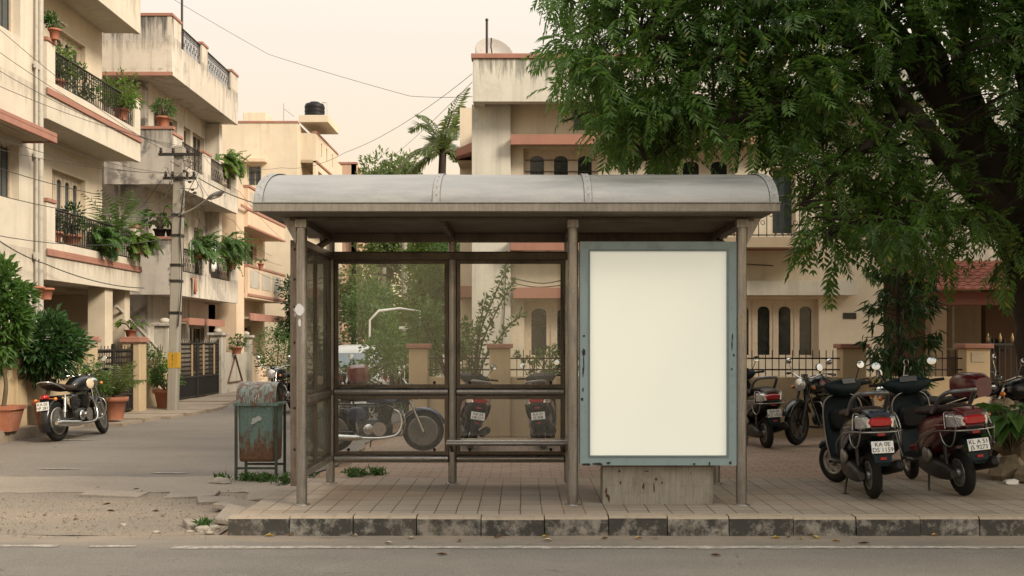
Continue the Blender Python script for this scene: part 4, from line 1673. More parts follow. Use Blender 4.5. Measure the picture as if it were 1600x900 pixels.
g = m.build('windscreen', MAT['blue_glass'], CA)
g.matrix_local = Matrix.Translation((.80, 0, 1.16)) @ Matrix.Rotation(R(-50), 4, 'Y') @ Matrix.Translation((0, 0, -1.16)) @ Matrix.Rotation(R(90), 4, 'Z')
for s in (1, -1):
    for (xa, xb, xc, xd) in ((-1.38, -.42, -.42, -1.22), (-.36, .66, .36, -.36)):
        m = MB()
        m.prism([(xa, 1.0), (xb, 1.0), (xc, 1.40), (xd, 1.40)], s * .683 - .006, s * .683 + .006)
        m.build('side_window', MAT['blue_glass'], CA)
    m = MB()
    m.loft([ring(-1.72, .05, .66, .92, 10, 3, s * .68), ring(-1.76, .04, .68, .90, 10, 3, s * .67)])
    m.build('tail_lamp', MAT['red_lens'], CA)
    m = MB()
    m.loft([ring(1.66, .09, .62, .76, 10, 3, s * .58), ring(1.74, .08, .63, .74, 10, 3, s * .56)])
    m.build('headlamp', MAT['clear_lens'], CA)
    m = MB()
    m.ell((.62, s * .88, 1.0), (.06, .09, .06), 10, 7)
    m.build('wing_mirror', MAT['white_paint'], CA)
m = MB()
m.loft([ring(-1.74, .70, .32, .52, 14, 4), ring(-1.83, .64, .34, .50, 14, 4)])
m.build('bumper', MAT['white_paint'], CA)
number_plate(CA, (-1.845, 0, .47), (0, 0, R(-90)), ['KA 03 MN 6'], .4, .11)
for x in (-1.15, 1.15):
    for s in (1, -1):
        wh = wheel(CA, 'wheel', x, .28, .28, .17)
        for q in [wh] + [c for c in bpy.data.objects if c.parent is wh]:
            if q is wh:
                q.location.y = s * .70
park(CA, -3.72, 24.5, .006, 92, 0)
# ------------------------------------------------------------------ buildings
P_A = plaster('cream render', (.61, .52, .405), .10, (.22, .17, .12), .16)
P_A2 = plaster('pale cream render', (.61, .545, .455), .22, (.19, .16, .13), .30, bands=((2.75, 3.1, .35), (5.7, 6.05, .35), (8.6, 9.3, .35)))
P_B = plaster('weathered grey render', (.60, .54, .465), .45, (.13, .115, .10), .6, patch=(.36, .33, .30), pt=.56, st0=.47, bands=((8.6, 9.0, .5), (5.5, 6.05, .45), (2.8, 3.3, .45)))
P_BG = plaster('unpainted stained render', (.47, .43, .39), .8, (.07, .066, .06), .8, patch=(.15, .14, .13), pt=.53, st0=.45, bands=((8.75, 9.6, .9), (6.0, 6.8, .5), (3.4, 4.0, .5)))
P_C = plaster('peach render', (.62, .48, .355), .2, (.24, .16, .10), .25)
P_D = plaster('warm cream render', (.63, .54, .42), .22, (.24, .18, .12), .3)
P_E = plaster('pinkish render', (.50, .34, .25), .2, (.24, .17, .13), .3)
P_F = plaster('house cream render', (.66, .58, .46), .25, (.14, .115, .085), .25)
P_FP = plaster('house pale render', (.58, .55, .48), .28, (.12, .115, .10), .45, bands=((6.0, 6.55, .75),))
P_FW = plaster('boundary wall render', (.50, .385, .245), .6, (.16, .12, .08), .45)
P_W = plaster('off-white render', (.46, .42, .36), .6, (.10, .09, .08), .7, patch=(.25, .23, .21))
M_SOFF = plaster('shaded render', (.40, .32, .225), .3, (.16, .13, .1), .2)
M_PIPE = paint('drain pipe', (.42, .39, .34), .55, 0, .12, 3, (.15, .12, .09), .5, kind='World')
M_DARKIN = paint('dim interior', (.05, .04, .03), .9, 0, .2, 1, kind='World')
MW = MAT['wood_cream']


def FX(X):      # wall facing the side street
    return Matrix.Translation((X, 0, 0)) @ Matrix.Rotation(R(90), 4, 'Z')


def FY(Y):      # wall facing the road
    return Matrix.Translation((0, Y, 0))


def arch_panel(m, u0, u1, z0, z1, iu0, iu1, iz0, iz1, v0, v1, rise=.10):
    """a boarded leaf with an arch-headed opening"""
    n = 10
    zs = iz1 - rise
    inner = [(iu0, iz0), (iu1, iz0), (iu1, zs)]
    outer = [(u0, z0), (u1, z0), (u1, zs)]
    for k in range(1, n):
        a = PI * k / n
        inner.append(((iu0 + iu1) / 2 + (iu1 - iu0) / 2 * math.cos(a), zs + rise * math.sin(a) ** .8))
        q = k / n
        outer.append((u1 - (u1 - u0) * q, z1))
    inner.append((iu0, zs))
    outer.append((u0, zs))
    outer[3] = (u1, z1)
    outer[n + 1] = (u0, z1)
    N = len(inner)
    vs = [(p[0], v0, p[1]) for p in outer] + [(p[0], v0, p[1]) for p in inner] + [(p[0], v1, p[1]) for p in inner]
    fs = []
    for i in range(N):
        j = (i + 1) % N
        fs.append((i, j, N + j, N + i))
        fs.append((N + i, N + j, 2 * N + j, 2 * N + i))
    m.add(vs, fs)


def window(par, M, u0, u1, z0, z1, v=.1, n=2, arched=False, fm=None, gm=None, grille=0, hb=0, name='window'):
    fm, gm = fm or MW, gm or MAT['dark_glass']
    m = MB(M)
    b = .05
    wl = (u1 - u0 - b) / n
    if arched:
        m.wall(u0, u1, z0, z1, v, v + .05, [(u0 + b, u1 - b, z0 + b, z1 - b)])
        for i in range(n):
            a = u0 + b / 2 + wl * i
            lo = z0 + .08 if z1 - z0 < 1.7 else z0 + .5
            arch_panel(m, a + .012, a + wl - .008, z0 + b, z1 - b, a + wl * .22, a + wl * .80, lo, z1 - .13, v + .012, v + .045)
            m.bar((a + .002, v + .004, z0 + b), (a + .002, v + .004, z1 - b), .03, .014)
    else:
        m.wall(u0, u1, z0, z1, v, v + .05, [(u0 + b + wl * i if i == 0 else u0 + b * .5 + wl * i + b * .25, u0 + wl * (i + 1) + (0 if i == n - 1 else b * .25), z0 + b, z1 - b) for i in range(n)])
    w_ = m.build(name, fm, par)
    for i in range(n):
        a = u0 + b / 2 + wl * i
        m = MB(M)
        m.box(a, a + wl, v + .032, v + .04, z0 + .02, z1 - .02) if not arched else m.box(a, a + wl, v + .052, v + .06, z0 + .02, z1 - .02)
        m.build('pane', gm, w_)
    if grille or hb:
        m = MB(M)
        for i in range(1, grille + 1):
            u = u0 + (u1 - u0) * i / (grille + 1)
            m.bar((u, v - .012, z0 + .03), (u, v - .012, z1 - .03), .010, .010)
        for i in range(1, hb + 1):
            z = z0 + (z1 - z0) * i / (hb + 1)
            m.bar((u0 + .03, v - .014, z), (u1 - .03, v - .014, z), .012, .012)
        m.build('grille', MAT['rail_iron'], w_)
    return w_


def railing(par, M, u0, u1, z0, z1, v, sp=.11, ornate=True, name='railing', mat='rail_iron'):
    m = MB(M)
    m.tube([(u0, v, z1), (u1, v, z1)], .022, 8)
    m.bar((u0, v, z0 + .03), (u1, v, z0 + .03), .02, .02)
    if ornate:
        m.bar((u0, v, z1 - .13), (u1, v, z1 - .13), .014, .014)
    n = max(2, int((u1 - u0) / sp))
    for i in range(n + 1):
        u = u0 + (u1 - u0) * i / n
        m.bar((u, v, z0), (u, v, z1), .013, .013)
        if ornate and i < n:
            c = u + (u1 - u0) / n / 2
            zz = z0 + (z1 - z0) * (.35 if i % 2 else .55)
            m.torus((c, v, zz), .036, .006, 'Y', 10, 4)
            m.torus((c, v, z1 - .065), .030, .005, 'Y', 8, 4)
    return m.build(name, MAT[mat], par)


def piece(par, name, mat, M, *boxes, bevel=0):
    m = MB(M)
    for b in boxes:
        m.box(*b)
    return m.build(name, mat, par, bevel=bevel)


# ---- house A: the cream house nearest the camera on the side street
A = thing('apartment_house', 'cream house with plant-filled balconies and red bands, nearest on the side street', 'house', (-9.5, 20, 0))
MA = FX(-8.72)
m = MB(MA)
m.wall(9.0, 18.93, -.05, 12.5, 0, .25, [(16.55, 18.1, 4.0, 4.95), (16.4, 18.15, 6.85, 7.9)])
m.build('wall', P_A2, A)
piece(A, 'corner_pier', P_A2, MA, (18.68, 18.93, .251, .95, -.05, 12.5))
window(A, MA, 16.55, 18.1, 4.0, 4.95, .14, 3, gm=MAT['blue_glass'], grille=8)
window(A, MA, 16.4, 18.15, 6.85, 7.9, .14, 3, gm=MAT['blue_glass'], grille=8)
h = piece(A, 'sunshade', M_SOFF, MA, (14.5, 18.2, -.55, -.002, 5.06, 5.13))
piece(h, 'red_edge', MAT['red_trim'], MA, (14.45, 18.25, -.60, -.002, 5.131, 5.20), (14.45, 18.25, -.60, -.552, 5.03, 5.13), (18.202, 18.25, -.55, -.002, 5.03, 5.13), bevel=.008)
for u, rr in ((18.62, .028), (18.78, .05)):
    m = MB(MA)
    m.tube([(u, -.06, .2), (u, -.06, 12.4)], rr, 10)
    for z in (1.4, 3.1, 4.9, 6.5, 8.2):
        m.bar((u - .08, -.06, z), (u + .08, -.06, z), .03, .12)
    m.build('drain_pipe', M_PIPE, A)
MA2 = FX(-9.45)
doors = [(21.0, 22.6, 2.86, 5.05), (21.0, 22.6, 5.8, 7.95), (19.6, 20.4, 2.86, 4.9), (19.6, 20.4, 5.8, 7.85)]
m = MB(MA2)
m.wall(18.93, 23.5, 2.69, 12.5, 0, .22, doors)
m.build('recessed_wall', P_A, A)
piece(A, 'end_wall', P_A, FX(-9.67), (23.3, 23.5, 0, 4.0, -.05, 12.5))
for d_ in doors:
    window(A, MA2, *d_, .12, 4 if d_[1] > 22 else 2, True, gm=MAT['blue_glass'], name='window')
MB_ = FX(-8.62)


def balcony(par, M, u0, u1, zb, wall_m, back, curb=.71, top=1.42, rail=1.33, band=True, name='balcony', endw=.34, mid=(), slab=.14, ornate=True):
    """slab, upstand with red band, end piers with caps, iron railing; back = depth to the wall behind"""
    m = MB(M)
    m.box(u0, u1, 0, .12, zb, zb + curb)
    m.box(u0, u1, .121, back, zb + .02, zb + slab)
    m.box(u0, u0 + .12, .122, back, zb + slab + .001, zb + curb)
    m.box(u1 - .12, u1, .122, back, zb + slab + .001, zb + curb)
    segs = [u0] + [q for s in mid for q in s] + [u1]
    piers = [(u0, u0 + endw)] + list(mid) + [(u1 - endw, u1)]
    for a, b in piers:
        m.box(a, b, .002, .118, zb + curb, zb + top)
    o = m.build(name, wall_m, par, bevel=.006)
    for a, b in piers:
        piece(o, 'pier_cap', MAT['red_trim'], M, (a - .02, b + .02, -.025, .14, zb + top, zb + top + .07), bevel=.008)
    if band:
        piece(o, 'red_band', MAT['red_trim'], M, (u0 - .02, u1 + .02, -.035, -.001, zb + .44, zb + .50), (u0 - .02, u1 + .02, -.022, -.001, zb + .502, zb + .57), bevel=.005)
    for i in range(len(piers) - 1):
        railing(o, M, piers[i][1], piers[i + 1][0], zb + curb, zb + rail, .06, ornate=ornate)
    return o


for zb in (2.69, 5.62):
    balcony(A, MB_, 18.95, 23.6, zb, P_A2, .83)
b = balcony(A, MB_, 18.95, 23.6, 8.52, P_A2, .83, curb=1.3, top=1.31, rail=1.3, band=False, mid=())
piece(b, 'red_band', MAT['red_trim'], MB_, (18.93, 23.62, -.03, -.001, 9.36, 9.46))
m = MB(MA2)
m.tube([(20.6, -.04, 8.1), (21.6, -.04, 8.1)], .02, 8)
m.build('tube_light', MAT['plate_white'], A)
# open ground floor
piece(A, 'column', P_A, MA, (21.8, 22.2, -.02, .35, -.05, 2.71), bevel=.01)
piece(A, 'column', P_A, MA, (23.2, 23.5, .1, .5, -.05, 2.71), bevel=.01)
piece(A, 'ground_floor_wall', plaster('shade-darkened garage render', (.14, .11, .085), .4), FX(-11.2), (18.9, 23.5, 0, .2, -.05, 2.7), (18.7, 18.9, -1.5, 0, -.05, 2.7))  # colour darkened so the open ground floor reads as deep shade
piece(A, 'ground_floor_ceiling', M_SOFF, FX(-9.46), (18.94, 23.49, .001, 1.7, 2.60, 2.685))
m = MB()
m.tube([(-8.9, 22.9, 2.35), (-8.75, 25.2, 1.35)], .035, 8)
m.build('stair_handrail', M_PIPE, A)

# ---- boundary wall and gate of house A
W1 = thing('boundary_wall', 'low cream boundary wall with red-capped pillars in front of the nearest house', 'wall', (-8.4, 18, 0))
MW1 = FX(-8.28)
piece(W1, 'wall', P_FW, MW1, (11, 19.82, 0, .16, -.05, 1.10), (22.86, 25.3, .2, .36, -.05, 1.15), bevel=.01)
for u0, u1 in ((19.82, 20.24), (22.42, 22.86), (17.0, 17.35)):
    p = piece(W1, 'pillar', P_FW, MW1, (u0, u1, -.06, .30, -.05, 1.55), bevel=.01)
    piece(p, 'pillar_cap', MAT['red_trim'], MW1, (u0 - .05, u1 + .05, -.11, .35, 1.551, 1.62), (u0 - .02, u1 + .02, -.08, .32, 1.621, 1.67), bevel=.01)


def gate(name, label, M, u0, u1, z0, z1, v, strips, solid, mat='rail_iron', tip=None, loc=None):
    c = M @ Vector(((u0 + u1) / 2, v, 0))
    g = thing(name, label, 'gate', (c.x, c.y, 0))
    for q in (0, 1):
        a, b = (u0, (u0 + u1) / 2 - .01) if q == 0 else ((u0 + u1) / 2 + .01, u1)
        m = MB(M)
        for u in (a + .02, b - .02):
            m.bar((u, v, z0), (u, v, z1 + .1), .04, .04)
        for z in (z0 + .03, z0 + solid, z1 - .03):
            m.bar((a, v, z), (b, v, z), .035, .035)
        n = int((b - a) / .085)
        for i in range(1, n):
            u = a + (b - a) * i / n
            m.bar((u, v, z0), (u, v, z1 + .06 * (i % 2)), .014, .014)
        if not tip:
            for k in range(8):
                z = z0 + solid + (z1 - z0 - solid) * (k + .5) / 8
                m.bar((a, v + .012, z), (b, v + .012, z), .01, .045)
        lf = m.build('gate_leaf', MAT[mat], g)
        if solid > .1:
            piece(lf, 'lower_sheet', paint('gate sheet', (.03, .034, .036), .5, .3, .3, 4, (.12, .08, .05), .4), M, (a + .02, b - .02, v + .014, v + .022, z0 + .02, z0 + solid))
        if strips:
            for k in range(strips):
                u = a + (b - a) * (k + .5) / strips
                piece(lf, 'timber_strip', paint('timber strip', (.30, .20, .11), .7, 0, .2, 6), M, (u - .07, u + .07, v - .03, v - .021, z0 + solid + .03, z1 - .06))
        if tip:
            n = int((b - a) / .17)
            for i in range(n + 1):
                u = a + (b - a) * i / n
                m = MB(M)
                m.lathe([(.008, z1), (.026, z1 + .04), (.022, z1 + .07), (.004, z1 + .14)], 8, (u, v, 0))
                m.build('gate_spike', tip, lf)
    return g


gate('iron_gate', 'black barred iron gate between the red-capped pillars of the nearest house', FX(-8.35), 20.28, 22.38, .10, 1.42, 0, 0, .35)

# ---- house B: weathered house with three overhanging floors
B = thing('apartment_house', 'weathered grey and cream house with stained roof parapet, behind the utility pole', 'house', (-9.6, 28.5, 0))
MBX = FX(-8.62)
near = FY(26.3)
m = MB(near)
m.wall(-16, -9.50, -.05, 9.5, 0, .25)
m.build('side_wall', P_BG, B)
piece(B, 'parapet_side', P_BG, FY(25.72), (-10.45, -8.62, .002, .14, 8.20, 9.60), (-10.45, -10.3, .141, .58, 8.20, 9.6))
piece(B, 'side_trim', MAT['red_trim'], FY(25.72), (-10.48, -8.60, -.02, 0, 8.13, 8.22), (-10.48, -8.60, -.02, .12, 9.601, 9.67))
b = balcony(B, MBX, 25.72, 31.7, 8.15, P_B, 6.0, curb=.85, top=1.45, rail=1.42, band=False, endw=.72, mid=((28.15, 28.65),), ornate=True)
m = MB(MBX)
m.tube([(27.4, .3, 8.6), (27.4, .3, 11.0)], .03, 6)
m.build('vent_pipe', MAT['dark_metal'], B)
MB2 = FX(-9.52)
holes = [(27.0, 27.65, 6.75, 7.75), (28.1, 28.85, 5.75, 7.65), (29.4, 30.0, 5.75, 7.65), (30.2, 31.3, 5.75, 7.65), (27.3, 28.1, 3.05, 4.9), (28.9, 29.8, 3.05, 4.9), (30.3, 31.2, 3.05, 4.9),
         (28.4, 29.2, .6, 2.0), (29.9, 31.3, .7, 2.0)]
m = MB(MB2)
m.wall(26.552, 31.7, -.05, 9.0, 0, .22, holes)
m.build('wall', P_B, B)
for i, h_ in enumerate(holes):
    window(B, MB2, *h_, .1, 2 if h_[1] - h_[0] < 1 else 3, grille=0 if i in (1, 2) else 5, hb=0)
piece(B, 'corner_pier', P_B, FX(-9.3), (31.4, 31.7, -.2, .3, 2.7, 8.14))
for zb, dz in ((5.45, 0), (2.73, 0)):
    o = balcony(B, MBX, 25.75, 31.7, zb, P_B, .9, curb=.62, top=1.24, rail=1.22, band=False, endw=.75, mid=((28.3, 28.95),))
    piece(o, 'side_panel', P_BG, FY(25.72), (-10.3, -8.62, -.001, .1, zb + .001, zb + 1.36))
    piece(o, 'side_cap', MAT['red_trim'], FY(25.72), (-10.32, -8.58, -.03, .14, zb + 1.361, zb + 1.43))
for u0, u1 in ((28.2, 29.5), (29.8, 31.5)):
    h_ = piece(B, 'sunshade', M_SOFF, MB2, (u0, u1, -.5, -.002, 2.06, 2.12))
    piece(h_, 'red_edge', MAT['red_trim'], MB2, (u0 - .02, u1 + .02, -.55, -.501, 2.03, 2.22), (u0 - .02, u1 + .02, -.50, -.002, 2.121, 2.2))
for x, rr in ((-11.2, .06), (-10.1, .03)):
    m = MB()
    m.tube([(x, 26.22, .1), (x, 26.22, 8.1)], rr, 8)
    m.build('drain_pipe', M_PIPE, B)
W2 = thing('boundary_wall', 'stained grey boundary wall and pillars in front of the weathered house', 'wall', (-8.8, 29, 0))
MW2 = FX(-8.72)
piece(W2, 'wall', P_W, MW2, (30.6, 33.2, 0, .16, -.05, 1.25), (25.35, 25.6, 0, .16, -.05, 1.3), bevel=.01)
for u0, u1, hh in ((25.6, 26.1, 1.95), (30.15, 30.6, 1.75), (33.2, 33.6, 1.7)):
    p = piece(W2, 'pillar', P_W, MW2, (u0, u1, -.05, .3, -.05, hh), bevel=.01)
    piece(p, 'pillar_cap', P_BG, MW2, (u0 - .06, u1 + .06, -.11, .36, hh + .001, hh + .08), bevel=.012)
    m = MB(MW2)
    m.ell(((u0 + u1) / 2, .12, hh + .13), (.13, .13, .08), 12, 8)
    m.build('finial', P_W, p)
m = MB(MW2)
for q in (((30.9, .35), (31.7, 1.15)), ((31.7, 1.15), (32.5, .35)), ((31.0, .36), (32.4, .36))):
    m.bar((q[0][0], -.02, q[0][1]), (q[1][0], -.02, q[1][1]), .05, .03)
m.build('painted_triangle', MAT['ink'] if False else paint('faded brown paint', (.12, .07, .05), .8), W2)
gate('iron_gate', 'dark sheet gate with timber strips in front of the weathered house', FX(-8.75), 26.15, 30.1, .08, 1.55, 0, 2, .55)

# ---- house C: peach house with balcony
Cc = thing('apartment_house', 'peach house with a low balcony, next beyond the weathered house', 'house', (-9.4, 35, 0))
MC = FX(-8.62)
piece(Cc, 'corner_pier', P_C, FX(-8.75), (32.0, 32.9, 0, .9, -.05, 6.4))
m = MB(FX(-9.4))
m.wall(32.0, 38.2, -.05, 6.3, 0, .2, [(34.2, 37.0, 3.75, 5.0), (33.4, 36.2, .8, 2.1)])
m.build('wall', P_C, Cc)
window(Cc, FX(-9.4), 34.2, 37.0, 3.75, 5.0, .1, 3, grille=6)
window(Cc, FX(-9.4), 33.4, 36.2, .8, 2.1, .1, 3, grille=12)
m = MB(MC)
m.box(32.9, 38.0, 0, .15, 5.2, 6.45)
m.box(32.9, 38.0, .151, .78, 5.22, 5.35)
b = m.build('roof_parapet', P_C, Cc, bevel=.01)
piece(b, 'red_band', MAT['red_trim'], MC, (32.0, 38.02, -.03, -.001, 5.72, 5.80), (32.88, 38.02, -.03, .17, 6.451, 6.52), (32.88, 38.02, -.02, -.001, 5.2, 5.26))
for u in (33.1, 34.6, 36.1):
    piece(b, 'inset_panel', P_W, MC, (u, u + 1.2, -.012, -.001, 5.9, 6.35))
m = MB(MC)
m.box(32.9, 38.0, 0, .12, 2.95, 3.95)
m.box(32.9, 38.0, .121, .78, 2.97, 3.1)
b = m.build('balcony', P_C, Cc, bevel=.01)
piece(b, 'red_band', MAT['red_trim'], MC, (32.88, 38.02, -.03, .14, 3.951, 4.02), (32.88, 38.02, -.03, -.001, 3.02, 3.10))
for u in (33.1, 34.6, 36.1):
    piece(b, 'inset_panel', P_W, MC, (u, u + 1.2, -.012, -.001, 3.3, 3.85))
h_ = piece(Cc, 'sunshade', M_SOFF, FX(-9.4), (33.0, 38, -.8, -.002, 2.3, 2.36))
piece(h_, 'red_edge', MAT['red_trim'], FX(-9.4), (32.98, 38.02, -.84, -.801, 2.25, 2.48))
piece(Cc, 'garden_wall', P_C, FX(-8.7), (33.7, 38.5, 0, .15, -.05, 1.1))
piece(Cc, 'roof_slab', P_D, FX(-9.4), (32.0, 38.2, .201, 5, 5.9, 6.05))

# ---- house D: tall cream block with water tank
D = thing('apartment_block', 'tall warm cream block with a roof slab carrying the black water tank', 'building', (-9, 42, 0))
m = MB(FY(40))
m.wall(-15, -8.6, -.05, 9.97, 0, .25, [(-10.53, -9.98, 7.55, 8.35)])
m.build('side_wall', P_D, D)
window(D, FY(40), -10.53, -9.98, 7.55, 8.35, .1, 2, gm=MAT['blue_glass'], grille=3, hb=2)
piece(D, 'sunshade', P_C, FY(40), (-10.75, -9.75, -.35, -.002, 8.42, 8.56), bevel=.01)
piece(D, 'roof_trim', MAT['red_trim'], FY(40), (-15, -8.58, -.03, .27, 9.971, 10.04))
m = MB(FX(-8.6))
m.wall(40.251, 50, -.05, 9.97, 0, .25, [(42, 44.5, 6.3, 8.4), (46, 48, 6.3, 8.4), (42, 44.5, 3, 5.1)])
m.build('wall', P_D, D)
m = MB(FX(-8.0))
m.wall(40.6, 45.4, 8.62, 9.7, 0, .12, [(41.6, 41.85, 8.95, 9.5), (42.7, 42.95, 8.95, 9.5), (44.0, 44.25, 8.95, 9.5)])
m.wall(40.6, 45.4, 6.3, 8.55, .01, .12, [(41.1, 42.8, 6.9, 8.3), (43.1, 44.9, 6.9, 8.3)])
m.build('gallery', P_D, D)
piece(D, 'gallery_side', P_D, FY(40.6), (-8.6, -8.0, .001, .12, 8.62, 9.7))
piece(D, 'gallery_floor', M_SOFF, FX(-8.0), (40.6, 45.4, .121, .6, 8.55, 8.66), (40.6, 45.4, .121, .6, 6.3, 6.4))
piece(D, 'gallery_trim', MAT['red_trim'], FX(-8.0), (40.58, 45.42, -.03, -.001, 8.56, 8.64), (40.58, 45.42, -.03, .14, 9.701, 9.77))
piece(D, 'roof_slab', P_D, FY(40.4), (-8.62, -7.5, 0, 2.4, 10.08, 10.36), bevel=.015)
piece(D, 'roof_slab', P_W, FY(40.3), (-15, -8.63, 0, 9.5, 9.7, 9.9))
piece(D, 'stair_head', P_D, FY(41.2), (-11.0, -10.1, 0, 2, 9.9, 10.65), bevel=.02)
m = MB()
m.tube([(-9.3, 40.8, 9.9), (-9.3, 40.8, 10.9)], .025, 6)
m.tube([(-9.3, 40.8, 10.7), (-8.9, 40.8, 10.4)], .018, 6)
m.build('roof_pipe', M_PIPE, D)
WT = thing('water_tank', 'black ribbed plastic water tank standing on the roof slab', 'water tank', (-8.25, 41.6, 10.36))
m = MB()
m.lathe([(.40, 10.36)] + [(q, 10.36 + .62 * i / 12) for i in range(13) for q in ((.40 if i % 3 else .385),)] + [(.36, 11.04), (.2, 11.08), (.19, 11.12), (.05, 11.13)], 24, (-8.25, 41.6, 0))
m.build('tank', MAT['black'], WT)
m = MB()
m.tube([(-7.75, 41.6, 10.36), (-7.75, 41.6, 11.1), (-7.95, 41.6, 11.12)], .02, 6)
m.build('inlet_pipe', M_PIPE, WT)

# ---- far block E
E_ = thing('apartment_block', 'distant pinkish block at the end of the side street', 'building', (-11, 62, 0))
m = MB(FX(-9.5))
hs = [(u, u + 1.1, z, z + 1.2) for u in (61.5, 64, 66.5) for z in (1.2, 4.2, 7.2, 9.6)]
m.wall(60.0, 70, -.05, 11.8, 0, .3, hs)
m.build('wall', P_E, E_)
hf = [(-10.4, -9.9, z, z + 1.1) for z in (4.3, 7.0)]
m = MB(FY(60))
m.wall(-16, -9.501, -.05, 11.8, 0, .3, hf)
m.build('side_wall', P_E, E_)
for h_ in hs:
    window(E_, FX(-9.5), *h_, .15, 2)
for h_ in hf:
    window(E_, FY(60), *h_, .15, 2)
piece(E_, 'roof_trim', MAT['red_trim'], FY(60), (-16, -9.45, -.05, .35, 11.81, 11.92))
piece(E_, 'side_wing', P_E, FY(58.6), (-10.9, -9.9, 0, 1.39, 2.2, 7.4))
# a low wall closing the far end
WE = piece(None, 'garden_wall', P_W, FY(66), (-9.4, 8, 0, .3, -.05, 2.4))
tag(WE, 'pale garden wall across the far end of the side street', 'wall')

# ---- house F: two-storey house behind the shelter
H = thing('house', 'two storey cream house with red sunshades and a stained roof parapet behind the shelter', 'house', (3, 19, .1))
YF0 = 19.02
MH = FY(YF0)
piece(H, 'front_bay', P_FP, FY(18.85), (-.90, -.2, .001, .169, .1, 5.85), bevel=.006)
up = (.035, 1.40, 3.0, 5.1)
dn = (.05, 1.05, 1.24, 2.30)
rt = (3.45, 5.42, 1.24, 2.34)
ru = (4.55, 5.0, 3.5, 4.75)
ru2 = (2.3, 3.9, 3.5, 5.0)
ve = (.95, 2.2, 5.42, 5.72)
m = MB(MH)
m.wall(-.2, 6.6, .1, 5.9, 0, .25, [up, dn, rt, ru, ru2, ve])
m.build('wall', P_F, H)
piece(H, 'side_wall', P_FP, FY(18.86), (-.91, -.901, .44, 7, .1, 5.85), (6.35, 6.6, .44 + .26, 7, .1, 5.9))
window(H, MH, *up, .10, 3, True, hb=9)
window(H, MH, *dn, .10, 2, True)
window(H, MH, *rt, .10, 5, True)
window(H, MH, *ru, .1, 1, gm=MAT['blue_glass'], grille=3)
window(H, MH, *ru2, .1, 3, True)
piece(H, 'ventilator', MAT['dark_glass'], MH, (ve[0], ve[1], .15, .17, ve[2], ve[3]))


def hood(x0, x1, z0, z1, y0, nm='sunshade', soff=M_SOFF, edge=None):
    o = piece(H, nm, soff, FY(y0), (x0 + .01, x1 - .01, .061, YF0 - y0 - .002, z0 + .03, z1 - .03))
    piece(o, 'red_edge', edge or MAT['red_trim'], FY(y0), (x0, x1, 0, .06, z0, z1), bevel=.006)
    return o


hood(-.2, 4.75, 5.09, 5.27, 18.66)
hood(-.2, 5.25, 3.19, 3.43, 18.62)
hood(-.15, 1.9, 2.34, 2.54, 18.75)
hood(3.0, 6.05, 2.40, 2.66, 18.8, 'lintel_shade', P_F, P_FP)
par_ = piece(H, 'roof_parapet', P_FP, FY(18.42), (-.86, 7.2, 0, .2, 5.80, 6.56), bevel=.008)
piece(par_, 'red_cap', MAT['red_trim'], FY(18.42), (-.89, 7.23, -.03, .23, 6.561, 6.65), bevel=.01)
piece(par_, 'eaves_slab', M_SOFF, FY(18.42), (-.84, 7.18, .201, 1.5, 5.905, 5.98))
piece(par_, 'parapet_return', P_FP, FY(18.622), (-.86, -.66, .001, 7, 5.80, 6.56), (7.0, 7.2, .001, 7, 5.8, 6.56))
bb = piece(H, 'balcony_floor', M_SOFF, FY(18.3), (2.0, 5.2, 0, .318, 3.22, 3.40))
railing(H, FY(18.36), 2.02, 5.75, 3.41, 4.12, 0, .14, True)
pl_ = piece(H, 'plaque', MAT['dark_metal'], MH, (5.86, 6.10, -.015, -.001, 1.98, 2.09), bevel=.004)
piece(H, 'rear_wing', P_D, FY(24), (-1.42, -.92, 0, 4, .1, 6.95))
aw = piece(H, 'side_awning', M_SOFF, FY(23.2), (-1.42, -.95, .001, .79, 5.55, 5.6))
m = MB()
m.add([(-1.44, 22.85, 5.78), (-.93, 22.6, 5.95), (-.93, 22.62, 5.74), (-1.44, 22.87, 5.62), (-1.44, 24, 5.78), (-.93, 24, 5.95), (-.93, 24, 5.74), (-1.44, 24, 5.62)], [(0, 3, 2, 1), (0, 1, 5, 4), (3, 7, 6, 2), (0, 4, 7, 3), (1, 2, 6, 5), (4, 5, 6, 7)])
m.build('awning_edge', MAT['red_trim'], aw)
piece(aw, 'lower_awning', MAT['red_trim'], FY(23.1), (-1.42, -.93, 0, .89, 2.55, 2.8))
m = MB()
for pts in ([(-.2, 18.84, 2.72), (.4, 18.9, 2.62), (1.0, 18.7, 2.74)], [(-.2, 18.84, 2.63), (.3, 18.9, 2.55), (.9, 18.7, 2.60)], [(3.2, 18.75, 3.0), (5.0, 19.1, 2.92), (6.0, 19.2, 2.72), (6.5, 19.2, 2.68)], [(5.7, 19.25, 2.42), (5.68, 19.25, 1.9), (5.6, 19.25, 1.72)],
            [(-.27, 18.83, 3.2), (-.3, 18.83, 2.5), (-.33, 18.83, 1.8), (-.4, 18.83, 1.2)]):
    m = MB()
    m.tube(smooth_path(pts, 5), .010, 5)
    m.build('wall_cable', MAT['cable'], H)
m = MB()
m.tube([(-.33, 18.85, 0.2), (-.33, 18.85, .1)], .01, 5)
DI = thing('satellite_dish', 'grey satellite dish on the parapet of the cream house', 'satellite dish', (-.55, 18.9, 6.6))
m = MB(Matrix.Translation((-.52, 18.95, 6.72)) @ Matrix.Rotation(R(62), 4, 'X') @ Matrix.Rotation(R(18), 4, 'Y'))
prof = [(1e-4, 0)] + [(.36 * i / 8, .10 * (i / 8) ** 2) for i in range(1, 9)]
m.lathe(prof + [(.37, .105), (.36, .09)] + [(.35 * i / 8, .10 * (i / 8) ** 2 - .012) for i in range(7, 0, -1)], 26)
